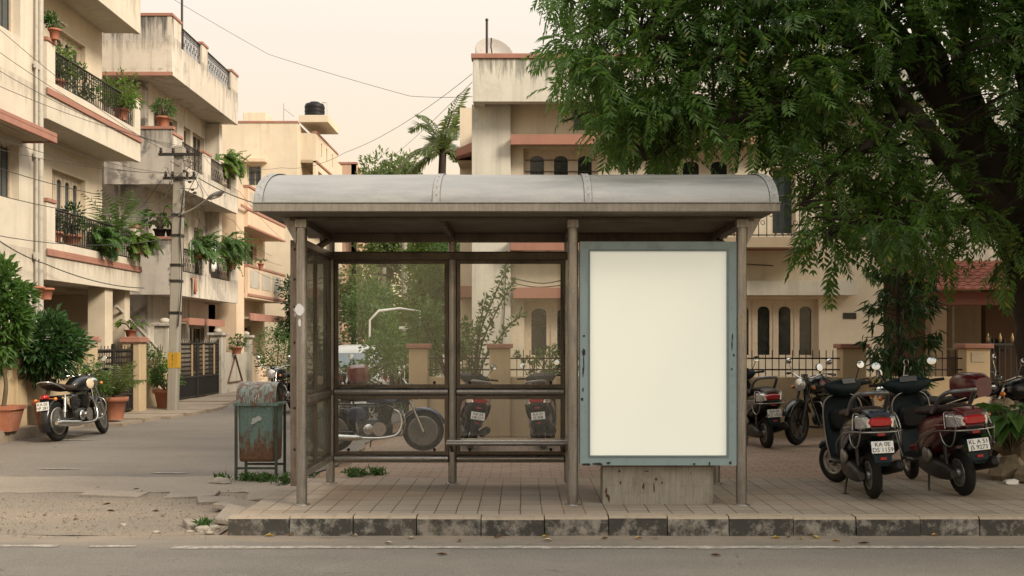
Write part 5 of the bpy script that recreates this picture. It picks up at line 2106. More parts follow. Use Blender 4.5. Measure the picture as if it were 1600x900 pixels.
m.build('dish', paint('dish grey', (.34, .31, .29), .6, .1, .1, 4, (.2, .15, .1), .3), DI)
m = MB()
m.tube([(-.52, 19.0, 6.3), (-.52, 19.0, 6.68)], .025, 8)
m.tube([(-.52, 18.95, 6.70), (-.55, 18.7, 6.85), (-.54, 18.6, 6.98)], .012, 6)
m.build('mount', MAT['dark_metal'], DI)
m = MB()
m.tube([(-.62, 18.6, 6.2), (-.62, 18.6, 7.28)], .022, 8)
m.ell((-.62, 18.6, 7.3), (.03, .03, .03), 8, 6)
o = m.build('mast', MAT['dark_metal'], None, loc=(-.62, 18.6, 6.2))
tag(o, 'thin upright metal mast on the parapet corner beside the dish', 'mast')

# ---- boundary wall of house F
W3 = thing('boundary_wall', 'low cream boundary wall with red-capped pillars and spiked iron fence behind the parked scooters', 'wall', (2.6, 15.6, .1))
MW3 = FY(15.6)
piece(W3, 'wall', P_FW, MW3, (-1.66, 6.95, 0, .16, .05, 1.035), bevel=.012)
pil = ((-1.68, -1.40), (-.48, -.17), (2.1, 2.45), (4.78, 5.14), (6.62, 6.98))
for a, b in pil:
    p = piece(W3, 'pillar', P_FW, MW3, (a, b, -.06, .24, .05, 1.46), bevel=.012)
    piece(p, 'pillar_cap', MAT['red_trim'], MW3, (a - .04, b + .04, -.10, .28, 1.461, 1.53), bevel=.01)
for i in range(len(pil) - 1):
    a, b = pil[i][1], pil[i + 1][0]
    m = MB(MW3)
    for z in (1.14, 1.31):
        m.bar((a, .08, z), (b, .08, z), .022, .022)
    n = int((b - a) / .098)
    for k in range(1, n):
        u = a + (b - a) * k / n
        m.bar((u, .08, 1.03), (u, .08, 1.41), .012, .012)
        m.add([(u - .009, .08, 1.41), (u + .009, .08, 1.41), (u, .072, 1.45), (u, .088, 1.41)], [(0, 1, 2), (1, 3, 2), (3, 0, 2)])
    m.build('fence', MAT['rail_iron'], W3)
np_ = piece(W3, 'name_plate', paint('worn plate', (.36, .30, .22), .8, 0, .3, 30), MW3, (6.70, 6.90, -.068, -.061, 1.26, 1.40))
gate('iron_gate', 'tall dark gate with pale spear tips at the end of the scooter wall', FY(15.65), 7.02, 9.6, .12, 1.55, .05, 0, .4, tip=paint('brass tip', (.35, .25, .12), .5, .6))

# ---- porch house G
G = thing('porch_house', 'neighbouring house with red tiled porch roof behind the big tree', 'house', (9, 20, .1))
piece(G, 'upper_wall', P_FP, FY(20.6), (7.1, 15, 0, 5, 3.0, 6.2))
piece(G, 'back_wall', P_F, FY(24.5), (7.1, 15, 0, .2, .1, 3.0))
rows, nx = 9, 110
m = MB()
x0, x1 = 7.25, 12.5
for rI in range(rows):
    q0, q1 = rI / rows, (rI + 1) / rows
    ya, yb = 18.55 + 2.0 * q0, 18.55 + 2.0 * q1 + .04
    za, zb = 2.50 + .66 * q0, 2.50 + .66 * q1
    vs, fs = [], []
    for i in range(nx + 1):
        x = x0 + (x1 - x0) * i / nx
        wv = .016 * math.sin(x * 2 * PI / .19)
        vs += [(x, ya, za - .012), (x, ya, za + .022 + wv), (x, yb, zb + .004 + wv)]
    for i in range(nx):
        a = 3 * i
        fs += [(a, a + 3, a + 4, a + 1), (a + 1, a + 4, a + 5, a + 2)]
    m.add(vs, fs)
m.build('tile_roof', paint('clay roof tile', (.24, .075, .05), .75, 0, .3, 6, (.08, .04, .03), .5, bump=.3, kind='World'), G)
piece(G, 'porch_beam', plaster('dark red beam', (.16, .06, .045), .3), FY(18.7), (7.3, 12.5, 0, .25, 2.22, 2.46), bevel=.01)
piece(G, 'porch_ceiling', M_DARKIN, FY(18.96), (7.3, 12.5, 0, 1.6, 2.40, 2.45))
for x in (7.35, 9.55, 12.2):
    piece(G, 'porch_column', plaster('brown render', (.22, .15, .10), .3), FY(18.72), (x, x + .28, 0, .28, .1, 2.21), bevel=.01)
piece(G, 'inner_wall', plaster('brown wall', (.16, .11, .08), .3), FY(20.8), (7.1, 8.1, 0, .2, .1, 2.99), (9.25, 15, 0, .2, .1, 2.99), (8.101, 9.249, 0, .2, .1, 1.25))
m = MB()
m.tube([(8.55, 20.7, 1.4), (8.55, 20.7, 2.4)], .03, 6)
m.tube([(8.0, 20.7, 1.42), (9.0, 20.7, 1.44)], .025, 6)
m.build('pipework', M_PIPE, G)
m = MB()
m.lathe([(.16, 1.38), (.2, 1.45), (.17, 1.5), (.12, 1.62)], 16, (8.95, 19.6, 0))
m.tube([(8.95, 19.6, .1), (8.95, 19.6, 1.4)], .02, 6)
m.build('porch_lamp', MAT['dark_metal'], G)
# ------------------------------------------------------------------ plants
UP = Vector((0, 0, 1))


def rdir(rnd):
    while True:
        v = Vector((rnd.uniform(-1, 1), rnd.uniform(-1, 1), rnd.uniform(-1, 1)))
        if .05 < v.length < 1:
            return v.normalized()


def cloud(mb, rnd, c, rad, n, L, W, droop=.35, hollow=.45, shape=None):
    """leaves through an ellipsoid, thicker near its skin, gathered in clumps"""
    c = Vector(c)
    nc = max(4, n // 26)
    cl = []
    for _ in range(nc):
        d = rdir(rnd)
        k = hollow + (1 - hollow) * rnd.random() ** .6
        k *= rnd.uniform(.75, 1.12)
        cl.append((c + Vector((d.x * rad[0] * k, d.y * rad[1] * k, d.z * rad[2] * k)), d))
    cr = min(rad) * .42
    for i in range(n):
        b, d0 = cl[i % nc]
        o = rdir(rnd) * (cr * rnd.random() ** .5)
        d = (o.normalized() * .8 + d0 * .7 + rdir(rnd) * .5 - UP * droop * rnd.random()).normalized()
        s = d.cross(rdir(rnd))
        if s.length < .1:
            continue
        k = rnd.uniform(.65, 1.2)
        mb.leaf(b + o, d, s.normalized(), L * k, W * k, .2)


def sprig(mb, rnd, p, d, L, n, ll, lw, droop=.6):
    """one compound leaf: a drooping midrib with paired leaflets"""
    p, d = Vector(p), d.normalized()
    st = L / n
    for i in range(n):
        d = (d - UP * droop / n).normalized()
        p = p + d * st
        s = d.cross(UP)
        s = s.normalized() if s.length > .1 else Vector((1, 0, 0))
        k = (.75 + .5 * math.sin(PI * (i + 1) / (n + 1))) * rnd.uniform(.85, 1.15)
        for sg in (1, -1):
            ld = (d * .75 + s * sg * .85 - UP * .30 + rdir(rnd) * .12).normalized()
            mb.leaf(p, ld, (d.cross(ld)).cross(ld).normalized() if d.cross(ld).length > .05 else s, ll * k, lw * k, .15)
    mb.leaf(p, d, s, ll, lw, .1)


def frond(mb, rnd, p, d, L, n, ll, lw, sag=1.2):
    p, d = Vector(p), d.normalized()
    pts = [p]
    st = L / n
    for i in range(n):
        d = (d - UP * sag / n * (i / n + .3)).normalized()
        p = p + d * st
        pts.append(p)
        s = d.cross(UP)
        s = s.normalized() if s.length > .1 else Vector((1, 0, 0))
        k = math.sin(PI * (.12 + .85 * i / n)) * rnd.uniform(.85, 1.1)
        for sg in (1, -1):
            ld = (d * .6 + s * sg * .8 - UP * .35 + rdir(rnd) * .1).normalized()
            mb.leaf(p, ld, d.cross(ld).cross(ld).normalized(), ll * k, lw, .25)
    return pts


def pot(root, c, r, h, mat='terracotta', square=False):
    m = MB()
    if square:
        m.loft([[(c[0] + sx * r * k, c[1] + sy * r * k, c[2] + z) for sx, sy in ((-1, -1), (1, -1), (1, 1), (-1, 1))] for k, z in ((.72, 0), (1.0, h * .84), (1.12, h * .85), (1.12, h), (.95, h), (.93, h * .9))], True, False)
    else:
        m.lathe([(r * .70, c[2]), (r * .95, c[2] + h * .8), (r * 1.12, c[2] + h * .81), (r * 1.14, c[2] + h), (r * .98, c[2] + h), (r * .95, c[2] + h * .9), (1e-4, c[2] + h * .9)], 22, (c[0], c[1], 0))
    return m.build('pot', MAT[mat], root)


def potted(label, c, r, h, kind, size, leaf='lf_mid', seed=1, group='potted plants', square=False, cat='potted plant', flowers=0, n=None, potmat='terracotta', withpot=True, name='potted_plant'):
    rnd = random.Random(seed)
    root = thing(name, label, cat, c, group=group)
    if withpot:
        pot(root, c, r, h, potmat, square)
    else:
        h = 0
    c = Vector(c)
    t0 = c + UP * h * .9
    m = MB()
    st = MB()
    if kind == 'bush':
        rx, rz = size
        cc = t0 + UP * rz * 1.05
        cloud(m, rnd, cc, (rx, rx, rz), n or 900, .085, .038)
        for k in range(5):
            e = cc + Vector((rnd.uniform(-.6, .6) * rx, rnd.uniform(-.6, .6) * rx, rnd.uniform(-.3, .6) * rz))
            st.tube(smooth_path([t0, t0 * .5 + e * .5 + rdir(rnd) * .04, e], 4), [.016] * 4 + [.012] * 4 + [.006], 5)
    elif kind == 'tree':
        rx, rz, th = size
        cc = t0 + UP * (th + rz * .8)
        cloud(m, rnd, cc, (rx, rx, rz), n or 1500, .15, .062, .5)
        st.tube(smooth_path([t0, t0 + UP * th * .5 + Vector((.03, .02, 0)), t0 + UP * th, cc], 4), [.035] * 4 + [.03] * 4 + [.022] * 4 + [.012], 7)
        for k in range(6):
            e = cc + Vector((rnd.uniform(-.7, .7) * rx, rnd.uniform(-.7, .7) * rx, rnd.uniform(-.4, .7) * rz))
            st.tube(smooth_path([t0 + UP * th * .8, (t0 + UP * th + e) * .5, e], 4), [.016] * 4 + [.011] * 4 + [.005], 5)
    elif kind == 'palm':
        L, k_ = size
        for k in range(int(k_)):
            a = 2 * PI * k / k_ + rnd.uniform(-.3, .3)
            e = rnd.uniform(.7, 1.35)
            d = Vector((math.cos(a) * math.cos(e), math.sin(a) * math.cos(e), math.sin(e)))
            pts = frond(m, rnd, t0 + UP * .05, d, L * rnd.uniform(.75, 1.1), 14, L * .34, .03, 1.3)
            st.tube(pts, [.009 * (1 - .8 * i / len(pts)) for i in range(len(pts))], 4)
    elif kind == 'broad':
        L, k_ = size
        for k in range(int(k_)):
            a = rnd.uniform(0, 2 * PI)
            e = rnd.uniform(.5, 1.3)
            d = Vector((math.cos(a) * math.cos(e), math.sin(a) * math.cos(e), math.sin(e)))
            p1 = t0 + d * L * rnd.uniform(.5, 1.0)
            st.tube(smooth_path([t0, t0 * .5 + p1 * .5 + UP * .05, p1], 3), .007, 4)
            ld = (d - UP * .9).normalized()
            s = ld.cross(UP).normalized()
            m.leaf(p1, ld, s, L * .55, L * .26, .25)
            m.leaf(p1 + UP * .02, (ld + s * .4).normalized(), s, L * .4, L * .18, .25)
    elif kind == 'hang':
        wx, wz = size
        for k in range(int(60 * wx / .5) + 16):
            p = t0 + Vector((rnd.uniform(-.2, .2), rnd.uniform(-wx, wx), rnd.uniform(-.05, .3)))
            d = Vector((rnd.uniform(.0, .9), rnd.uniform(-.6, .6), rnd.uniform(-.3, .8))).normalized()
            L = .78 * wz * rnd.uniform(.35, 1.0)
            sprig(m, rnd, p, d, L, 9, .10, .045, rnd.uniform(.8, 2.4))
        st.tube([t0 - UP * .02, t0 + UP * .2], .01, 4)
    if flowers:
        f = MB()
        for k in range(flowers):
            a = rdir(rnd)
            p = t0 + UP * size[-1] * 1.3 + Vector((a.x * size[0], a.y * size[0], abs(a.z) * size[1 if len(size) > 1 else 0] * .9 + .1))
            for q in range(5):
                b = 2 * PI * q / 5
                f.leaf(p, Vector((math.cos(b), math.sin(b), .4)).normalized(), Vector((-math.sin(b), math.cos(b), 0)), .045, .035, 0)
        f.build('flower', MAT['flower'], root)
    m.build('foliage', MAT[leaf], root)
    if st.v:
        st.build('stem', MAT['stem'], root)
    return root


def A_(u, X, z):
    return (X, u, z)


# in front of and beside the cream house
potted('tallest leafy shrub in a terracotta pot, at the kerb by the cream house', (-8.12, 16.35, .16), .22, .40, 'tree', (.36, .90, .72), 'lf_mid', 2, n=2300, square=True)
potted('dense dark shrub with white blossom in a tapering terracotta planter behind the motorcycle', (-7.95, 17.45, .16), .20, .42, 'tree', (.58, .50, .55), 'lf_dark', 3, flowers=26, n=2600)
potted('bush with white flowers leaning over the cream boundary wall', (-8.75, 18.6, .9), .2, .3, 'bush', (.55, .55), 'lf_mid', 5, flowers=24, n=1200, withpot=False, name='flowering_bush', cat='bush')
potted('dark creeper mound between the wall and the barred gate', (-8.05, 19.3, .1), .2, .3, 'bush', (.34, .62), 'lf_mid', 6, n=800, withpot=False, name='bush', cat='bush')
potted('spiky palm in a wide terracotta pot before the barred gate', (-7.72, 19.75, .09), .235, .43, 'palm', (.78, 22), 'lf_palm', 7)
potted('round bush in a terracotta pot between gate pillar and utility pole', (-8.02, 23.5, .07), .25, .42, 'bush', (.38, .30), 'lf_mid', 8, n=700)
potted('slender climbing shrub rising above the pot beside the utility pole', (-8.35, 23.9, .5), .2, .3, 'bush', (.28, .62), 'lf_light', 9, n=500, withpot=False, name='shrub', cat='shrub')
potted('fern on the capped gate pillar beside the stair handrail', (-8.6, 22.95, 1.65), .12, .18, 'broad', (.36, 14), 'lf_light', 10)
# balconies of house A
potted('small plant in a terracotta pot on the topmost balcony pier of the cream house', (-8.56, 19.12, 7.10), .10, .19, 'bush', (.15, .14), 'lf_mid', 12, n=200)
potted('bright feathery shrub behind the upper balcony railing near its pier', (-8.95, 20.1, 6.35), .15, .25, 'bush', (.32, .42), 'lf_light', 13, n=900)
potted('tall bushy plant in the middle of the upper balcony', (-8.95, 21.2, 6.2), .15, .25, 'bush', (.34, .40), 'lf_mid', 14, n=500)
potted('bright green spreading shrub at the far end of the upper balcony', (-8.75, 22.8, 6.40), .15, .25, 'bush', (.46, .36), 'lf_light', 15, n=1100)
potted('potted shrub behind the near end of the lower balcony railing', (-8.85, 19.7, 3.42), .16, .22, 'bush', (.20, .30), 'lf_dark', 16, n=350)
potted('dark bush in a brown pot behind the lower balcony railing', (-8.85, 20.5, 3.42), .17, .24, 'bush', (.26, .30), 'lf_dark', 17, n=450)
potted('trailing plant spilling over the lower balcony railing', (-8.66, 21.5, 3.40), .15, .22, 'hang', (.45, .55), 'lf_mid', 18)
potted('large leaning palm on the far half of the lower balcony', (-8.72, 22.3, 3.5), .17, .26, 'palm', (1.1, 13), 'lf_mid', 19)
potted('fern hanging over the far pier of the lower balcony', (-8.5, 23.1, 3.5), .15, .2, 'hang', (.38, .55), 'lf_light', 20)
# balconies of house B
potted('leafy plant in a terracotta pot on the corner of the weathered upper balcony', (-8.9, 25.9, 6.9), .17, .24, 'bush', (.34, .24), 'lf_mid', 21, n=450)
potted('yellow green plant trailing over the far end of the weathered upper balcony', (-8.6, 30.6, 6.55), .15, .22, 'hang', (.7, .7), 'lf_light', 22)
potted('tall leggy plant in a dark pot on the corner of the weathered lower balcony', (-9.0, 25.95, 4.15), .15, .22, 'broad', (.62, 22), 'lf_mid', 23, potmat='black')
potted('low plant in a black pot beside the leggy one on the weathered balcony', (-8.72, 25.98, 4.16), .14, .2, 'broad', (.34, 16), 'lf_mid', 24, potmat='black')
potted('bushy plant hanging over the railing behind the utility pole', (-8.45, 27.4, 3.75), .15, .22, 'hang', (.55, .65), 'lf_mid', 25)
potted('creeper curtain hanging from the upper floor to the weathered lower balcony', (-8.55, 30.2, 4.0), .15, .22, 'hang', (.85, .95), 'lf_mid', 26)
potted('bush overhanging the far railing of the weathered lower balcony', (-8.5, 30.6, 3.7), .15, .22, 'bush', (.5, .4), 'lf_light', 27, n=600)
potted('small plant on the stained wall pillar beside the sheet gate', (-8.6, 31.5, 1.2), .16, .22, 'bush', (.26, .22), 'lf_mid', 28, n=250)
potted('small fern on the low balcony of the peach house', (-8.55, 34.2, 4.0), .1, .14, 'broad', (.25, 12), 'lf_mid', 29)
potted('bright yellow green bush growing beside the peach house wall', (-7.85, 33.2, .05), .2, .3, 'bush', (.62, 1.0), 'lf_mid', 30, n=2200, withpot=False, name='bush', cat='bush')


def tree(name, label, x, y, z0, h, cr, ch, leaf='lf_far', n=2600, L=.2, W=.09, seed=1, group=None, lean=0, cat='tree', lobes=7):
    rnd = random.Random(seed)
    root = thing(name, label, cat, (x, y, z0), group=group)
    top = Vector((x + lean, y, z0 + h))
    cc = Vector((x + lean * .8, y, z0 + h - ch))
    t = MB()
    base = Vector((x, y, z0 - .1))
    fork = base.lerp(cc, .62)
    r0 = h * .022
    t.tube(smooth_path([base, base.lerp(fork, .5) + Vector((rnd.uniform(-.1, .1), 0, 0)), fork, cc], 4), [r0 * (1.15 - .07 * i) for i in range(13)], 9)
    m = MB()
    for k in range(lobes):
        d = rdir(rnd)
        e = cc + Vector((d.x * cr * .68, d.y * cr * .68, d.z * ch * .62))
        q = rnd.uniform(.40, .62)
        cloud(m, rnd, e, (cr * q, cr * q, ch * q), n // lobes, L, W, .5, .3)
        t.tube(smooth_path([fork, fork.lerp(e, .5) + Vector((0, 0, .1 * h * rnd.random())), e], 4), [r0 * .55 * (1 - .09 * i) for i in range(9)], 6)
    t.build('trunk', MAT['bark'], root)
    m.build('crown', MAT[leaf], root)
    return root


tree('street_tree', 'dark tree rising behind the bright bush by the peach house', -8.0, 36.0, 0, 4.0, .85, 1.25, 'lf_dark', 2200, .13, .06, 41)
tree('street_tree', 'broad hazy tree at the far end of the side street beside the pinkish block', -6.9, 47, 0, 7.2, 2.3, 2.5, 'lf_far', 8500, .22, .11, 42)
tree('street_tree', 'rounded pale tree behind the grey pole seen through the glass', -4.1, 52, 0, 7.8, 2.6, 3.0, 'lf_far', 9000, .22, .12, 43)
tree('street_tree', 'tall tree whose thin top shows just above the shelter roof', -7.4, 58, 0, 11.8, 2.2, 2.6, 'lf_far', 5000, .26, .12, 44)
tree('street_tree', 'thick tree filling the gap before the cream house, far from the road', -2.4, 43, 0, 6.9, 2.2, 2.6, 'lf_far', 8500, .20, .10, 45)
tree('street_tree', 'yellow green bamboo-like tree behind the boundary pillar', -2.55, 27.0, 0, 5.0, .9, 2.1, 'lf_light', 5500, .15, .055, 46)
tree('street_tree', 'low dark tree behind the white car', -5.2, 38, 0, 4.2, 1.8, 1.8, 'lf_mid', 6500, .17, .085, 47)
tree('street_tree', 'tree standing close to the side wall of the cream house', -1.55, 31, 0, 5.4, 1.3, 2.2, 'lf_mid', 5500, .16, .07, 48)
tree('garden_shrub', 'leafy shrub mass beside the end pillar of the boundary wall', -2.35, 19.0, 0, 1.9, .75, .85, 'lf_mid', 3200, .10, .05, 49, cat='shrub', lobes=6)
tree('garden_shrub', 'bush growing in the gap between the end pillar and the house wall', -1.25, 17.2, .1, 2.5, .55, 1.0, 'lf_mid', 1700, .09, .04, 50, cat='shrub', lobes=6)
tree('garden_shrub', 'small bushes behind the spiked fence under the arched window', .35, 16.4, .1, 1.45, .6, .35, 'lf_mid', 700, .08, .035, 51, cat='shrub', lobes=5)
tree('street_tree', 'second leafy tree half hidden behind the neem trunk, beside the porch house', 11.2, 16.8, .1, 9.2, 3.0, 3.0, 'lf_dark', 9000, .2, .09, 52, lobes=9)
# a lanky shrub with curved bare stems over the wall
rnd = random.Random(60)
LS = thing('lanky_shrub', 'lanky shrub with curved stems reaching above the boundary wall behind the glass', 'shrub', (-.78, 16.05, .1))
st, lf = MB(), MB()
for tipx, tipz, mid in ((-.15, 2.45, .25), (.0, 2.0, .3), (-.55, 2.2, -.1), (-.9, 1.9, -.15), (-.2, 2.75, .15), (-1.0, 1.6, -.1)):
    p0, p2 = Vector((-.72, 16.05, .1)), Vector((tipx, 16.0 + rnd.uniform(-.2, .2), tipz))
    p1 = Vector((-.7 + mid * .2, 16.05, tipz * .55))
    pts = smooth_path([p0, p1, p1.lerp(p2, .5) + Vector((0, 0, .1)), p2], 6)
    st.tube(pts, [.022 - .0165 * i / len(pts) for i in range(len(pts))], 6)
    for q in pts[7:]:
        for k in range(9):
            d = rdir(rnd)
            lf.leaf(q + d * .05 * rnd.random(), (d + UP * .2).normalized(), d.cross(rdir(rnd)).normalized(), .085, .04, .2)
st.build('stem', MAT['stem'], LS)
lf.build('foliage', MAT['lf_mid'], LS)

# coconut palm beyond the cream house
PT = thing('coconut_palm', 'coconut palm showing above the shelter roof beside the cream house', 'palm tree', (-3.0, 33, 0))
rnd = random.Random(71)
st = MB()
ctop = at(692, 236, 33)
pts = smooth_path([(ctop.x - .5, 33, 0), (ctop.x - .35, 33, 3), (ctop.x - .1, 33, 5.5), ctop], 5)
st.tube(pts, [.17 - .06 * i / len(pts) for i in range(len(pts))], 10)
st.build('trunk', MAT['bark'], PT)
m = MB()
rb = MB()
for k in range(24):
    a = 2 * PI * k / 24 * 2.4 + rnd.uniform(-.2, .2)
    e = (-.15, .25, .6, .95, 1.3)[k % 5] + rnd.uniform(-.12, .12)
    d = Vector((math.cos(a) * math.cos(e), math.sin(a) * math.cos(e), math.sin(e)))
    p = frond(m, rnd, ctop, d, rnd.uniform(1.7, 2.2), 28, .55, .075, 2.1 + .5 * (k % 3))
    rb.tube(p, [.022 * (1 - .8 * i / len(p)) for i in range(len(p))], 5)
m.build('frond', MAT['lf_palm'], PT)
rb.build('midrib', MAT['stem'], PT)

# ------------------------------------------------------------------ the big neem tree
NE = thing('neem_tree', 'huge dark neem tree spreading over the scooters and the end of the shelter', 'tree', (6.3, 12.6, .13))
rnd = random.Random(7)
tk = MB()
LIMB = []


def limb(pts, n=6):
    P = [at(a, b, c) for a, b, c, r in pts]
    rr = [r for a, b, c, r in pts]
    sp = smooth_path(P, n)
    rs = []
    for i in range(len(sp)):
        q = i / n
        k = min(int(q), len(rr) - 2)
        rs.append(rr[k] + (rr[k + 1] - rr[k]) * (q - k))
    # knobbly surface
    old = len(tk.v)
    tk.tube(sp, [r * (1 + .07 * math.sin(i * 2.3)) for i, r in enumerate(rs)], 14 if rr[0] > .1 else 7)
    for i in range(len(sp)):
        LIMB.append((sp[i], rs[i]))


limb([(1650, 730, 12.6, .46), (1640, 600, 12.6, .36), (1628, 470, 12.6, .33), (1604, 370, 12.5, .34), (1570, 285, 12.4, .30), (1520, 205, 12.3, .25), (1472, 145, 12.2, .20), (1415, 75, 12.0, .15), (1365, 22, 11.8, .12), (1300, -50, 11.6, .08), (1220, -130, 11.4, .03)])
limb([(1500, 180, 12.3, .16), (1460, 90, 12.4, .14), (1428, 15, 12.6, .11), (1400, -80, 12.8, .08), (1380, -200, 13, .03)])
limb([(1560, 270, 12.4, .16), (1510, 130, 12.8, .13), (1497, 30, 13, .11), (1490, -90, 13.2, .07), (1500, -220, 13.4, .03)])
limb([(1590, 340, 12.5, .2), (1530, 300, 12.1, .17), (1470, 235, 11.8, .14), (1415, 165, 11.6, .12), (1375, 100, 11.5, .10), (1320, 62, 11.4, .08), (1240, 60, 11.3, .06), (1150, 70, 11.2, .045), (1040, 60, 11.1, .03), (930, 40, 11, .015)])
limb([(1600, 400, 12.5, .15), (1545, 345, 12.1, .10), (1490, 340, 11.8, .08), (1420, 350, 11.5, .06), (1340, 345, 11.3, .04), (1290, 370, 11.2, .02)])
limb([(1640, 420, 12.6, .22), (1690, 300, 12.8, .18), (1760, 180, 13, .13), (1860, 60, 13, .08), (1950, -50, 13, .03)])
limb([(1620, 330, 12.5, .18), (1650, 180, 12.5, .15), (1670, 40, 12.4, .11), (1690, -120, 12.3, .05)])
limb([(1375, 100, 11.5, .07), (1290, 150, 11.2, .05), (1200, 170, 11.0, .04), (1100, 200, 10.9, .025), (1010, 250, 10.8, .012)])
limb([(1240, 60, 11.3, .05), (1190, 140, 11.2, .035), (1160, 200, 11.2, .03), (1150, 270, 11.2, .015)])
limb([(1200, 90, 11.3, .04), (1210, 170, 11.5, .03), (1182, 270, 11.6, .012)])
limb([(1150, 70, 11.2, .04), (1060, 130, 11.4, .03), (960, 160, 11.5, .02), (880, 190, 11.5, .01)])
limb([(1415, 165, 11.6, .07), (1350, 230, 11.3, .05), (1300, 280, 11.1, .035), (1250, 320, 11, .015)])
limb([(1570, 285, 12.4, .12), (1610, 200, 12.2, .09), (1590, 90, 12.1, .07), (1560, -30, 12, .04)])
#TRUNK

POLY = [(866, -20), (868, 50), (884, 95), (870, 135), (905, 158), (922, 190), (944, 215), (960, 240), (1000, 250), (1060, 245), (1130, 222), (1200, 228), (1262, 285), (1265, 335), (1280, 370), (1300, 390), (1330, 365), (1360, 355), (1395, 385), (1450, 390),
        (1490, 405), (1520, 345), (1560, 425), (1590, 440), (1680, 420), (1800, 330), (1980, 200), (2050, -60), (1900, -260), (1600, -330), (1300, -280), (1050, -220), (900, -140)]
GAPS = [(880, 118, 26, 12, .8), (950, 120, 20, 14, .6), (1000, 165, 26, 14, .6), (1200, 25, 20, 14, .7), (1060, 20, 16, 10, .6), (1430, 110, 18, 20, .7), (1250, 110, 16, 12, .5), (1540, 80, 18, 22, .7), (1590, 90, 16, 30, .6), (1122, 52, 30, 20, .85), (1150, 28, 16, 12, .8), (1205, 68, 30, 14, .8), (1320, 50, 38, 28, .85), (1372, 20, 24, 26, .85), (1470, 28, 18, 36, .85), (1530, 130, 26, 40, .8), (1550, 30, 22, 30, .6), (985, 28, 18, 14, .7), (905, 45, 20, 16, .7),
        (1405, 78, 16, 14, .7), (1580, 180, 22, 30, .5), (1180, 225, 38, 30, .75), (1090, 225, 22, 18, .5), (1260, 205, 20, 20, .4), (1490, 375, 45, 22, .85), (1010, 105, 16, 12, .5), (1545, 300, 26, 50, .55)]


def inside(p, poly):
    c = False
    j = len(poly) - 1
    for i in range(len(poly)):
        a, b = poly[i], poly[j]
        if (a[1] > p[1]) != (b[1] > p[1]) and p[0] < (b[0] - a[0]) * (p[1] - a[1]) / (b[1] - a[1]) + a[0]:
            c = not c
        j = i
    return c


TRK = [(1590, 330, 45), (1560, 270, 45), (1520, 205, 42), (1478, 150, 38), (1415, 75, 30), (1372, 30, 26), (1440, 40, 26), (1496, 40, 24), (1620, 430, 50), (1600, 400, 45)]
cr = MB()
tw = MB()
cnt = 0
tries = 0
while cnt < 1000 and tries < 20000:
    tries += 1
    px, py = rnd.uniform(800, 2080), rnd.uniform(-330, 450)
    if not inside((px, py), POLY):
        continue
    off = px > 1640 or py < -40
    if off and rnd.random() < .55:
        continue
    if any(((px - g[0]) / g[2]) ** 2 + ((py - g[1]) / g[3]) ** 2 < 1 and rnd.random() < g[4] for g in GAPS):
        continue
    d0 = 11.2 + (px - 900) / 700 * .9
    dd = d0 + rnd.gauss(0, .75)
    dd = max(10.3, min(14.6, dd))
    if dd < 12.6 and any(abs(px - q[0]) < q[2] and abs(py - q[1]) < q[2] for q in TRK) and rnd.random() < .78:
        continue
    c = at(px, py, dd)
    cnt += 1
    # twig to the nearest limb
    best = min(LIMB, key=lambda q: (q[0] - c).length)
    v = c - best[0]
    if v.length < 1.7 and rnd.random() < .8:
        tw.tube(smooth_path([best[0], best[0] + v * .5 + UP * .12 * v.length, c], 3), [.018, .017, .015, .012, .009, .007, .004], 5, False)
    out = Vector((v.x, v.y, v.z * .5))
    out = out.normalized() if out.length > .05 else rdir(rnd)
    ks = rnd.choice((.7, .85, 1.0, 1.0, 1.2))
    for k in range(rnd.randint(6, 9)):
        d = (rdir(rnd) + out * .55 + Vector((-.15, -.25, -.05))).normalized()
        if off:
            sprig(cr, rnd, c + rdir(rnd) * .12, d, rnd.uniform(.38, .55), 5, .14, .05, rnd.uniform(.6, 1.5))
        else:
            sprig(cr, rnd, c + rdir(rnd) * .10, d, ks * rnd.uniform(.30, .48), rnd.choice((6, 7, 8, 9)), ks * rnd.uniform(.075, .11), .027 * ks, rnd.uniform(.5, 1.5))
# unseen crown above the frame, added to shade the pavement and scooters below
for k in range(640):
    y = rnd.uniform(4.0, 13.5)
    zlo = 1.55 + 560 * (y + .7) / F + .25
    c = Vector((rnd.uniform(3.6, 11.5) - max(0, 9 - y) * .1, y, rnd.uniform(max(zlo, 4.0), max(zlo, 4.0) + 2.4)))
    for q in range(6):
        sprig(cr, rnd, c + rdir(rnd) * .2, (rdir(rnd) + Vector((0, 0, -.1))).normalized(), rnd.uniform(.4, .6), 4, .17, .075, rnd.uniform(.2, .7))
limb([(1600, 200, 12.3, .15), (1700, -150, 11, .12), (1750, -420, 9.5, .09), (1800, -800, 7.5, .05)])
cr.build('crown', MAT['lf_neem'], NE)
tw.build('twig', MAT['bark'], NE)
tk.build('trunk', MAT['bark'], NE)

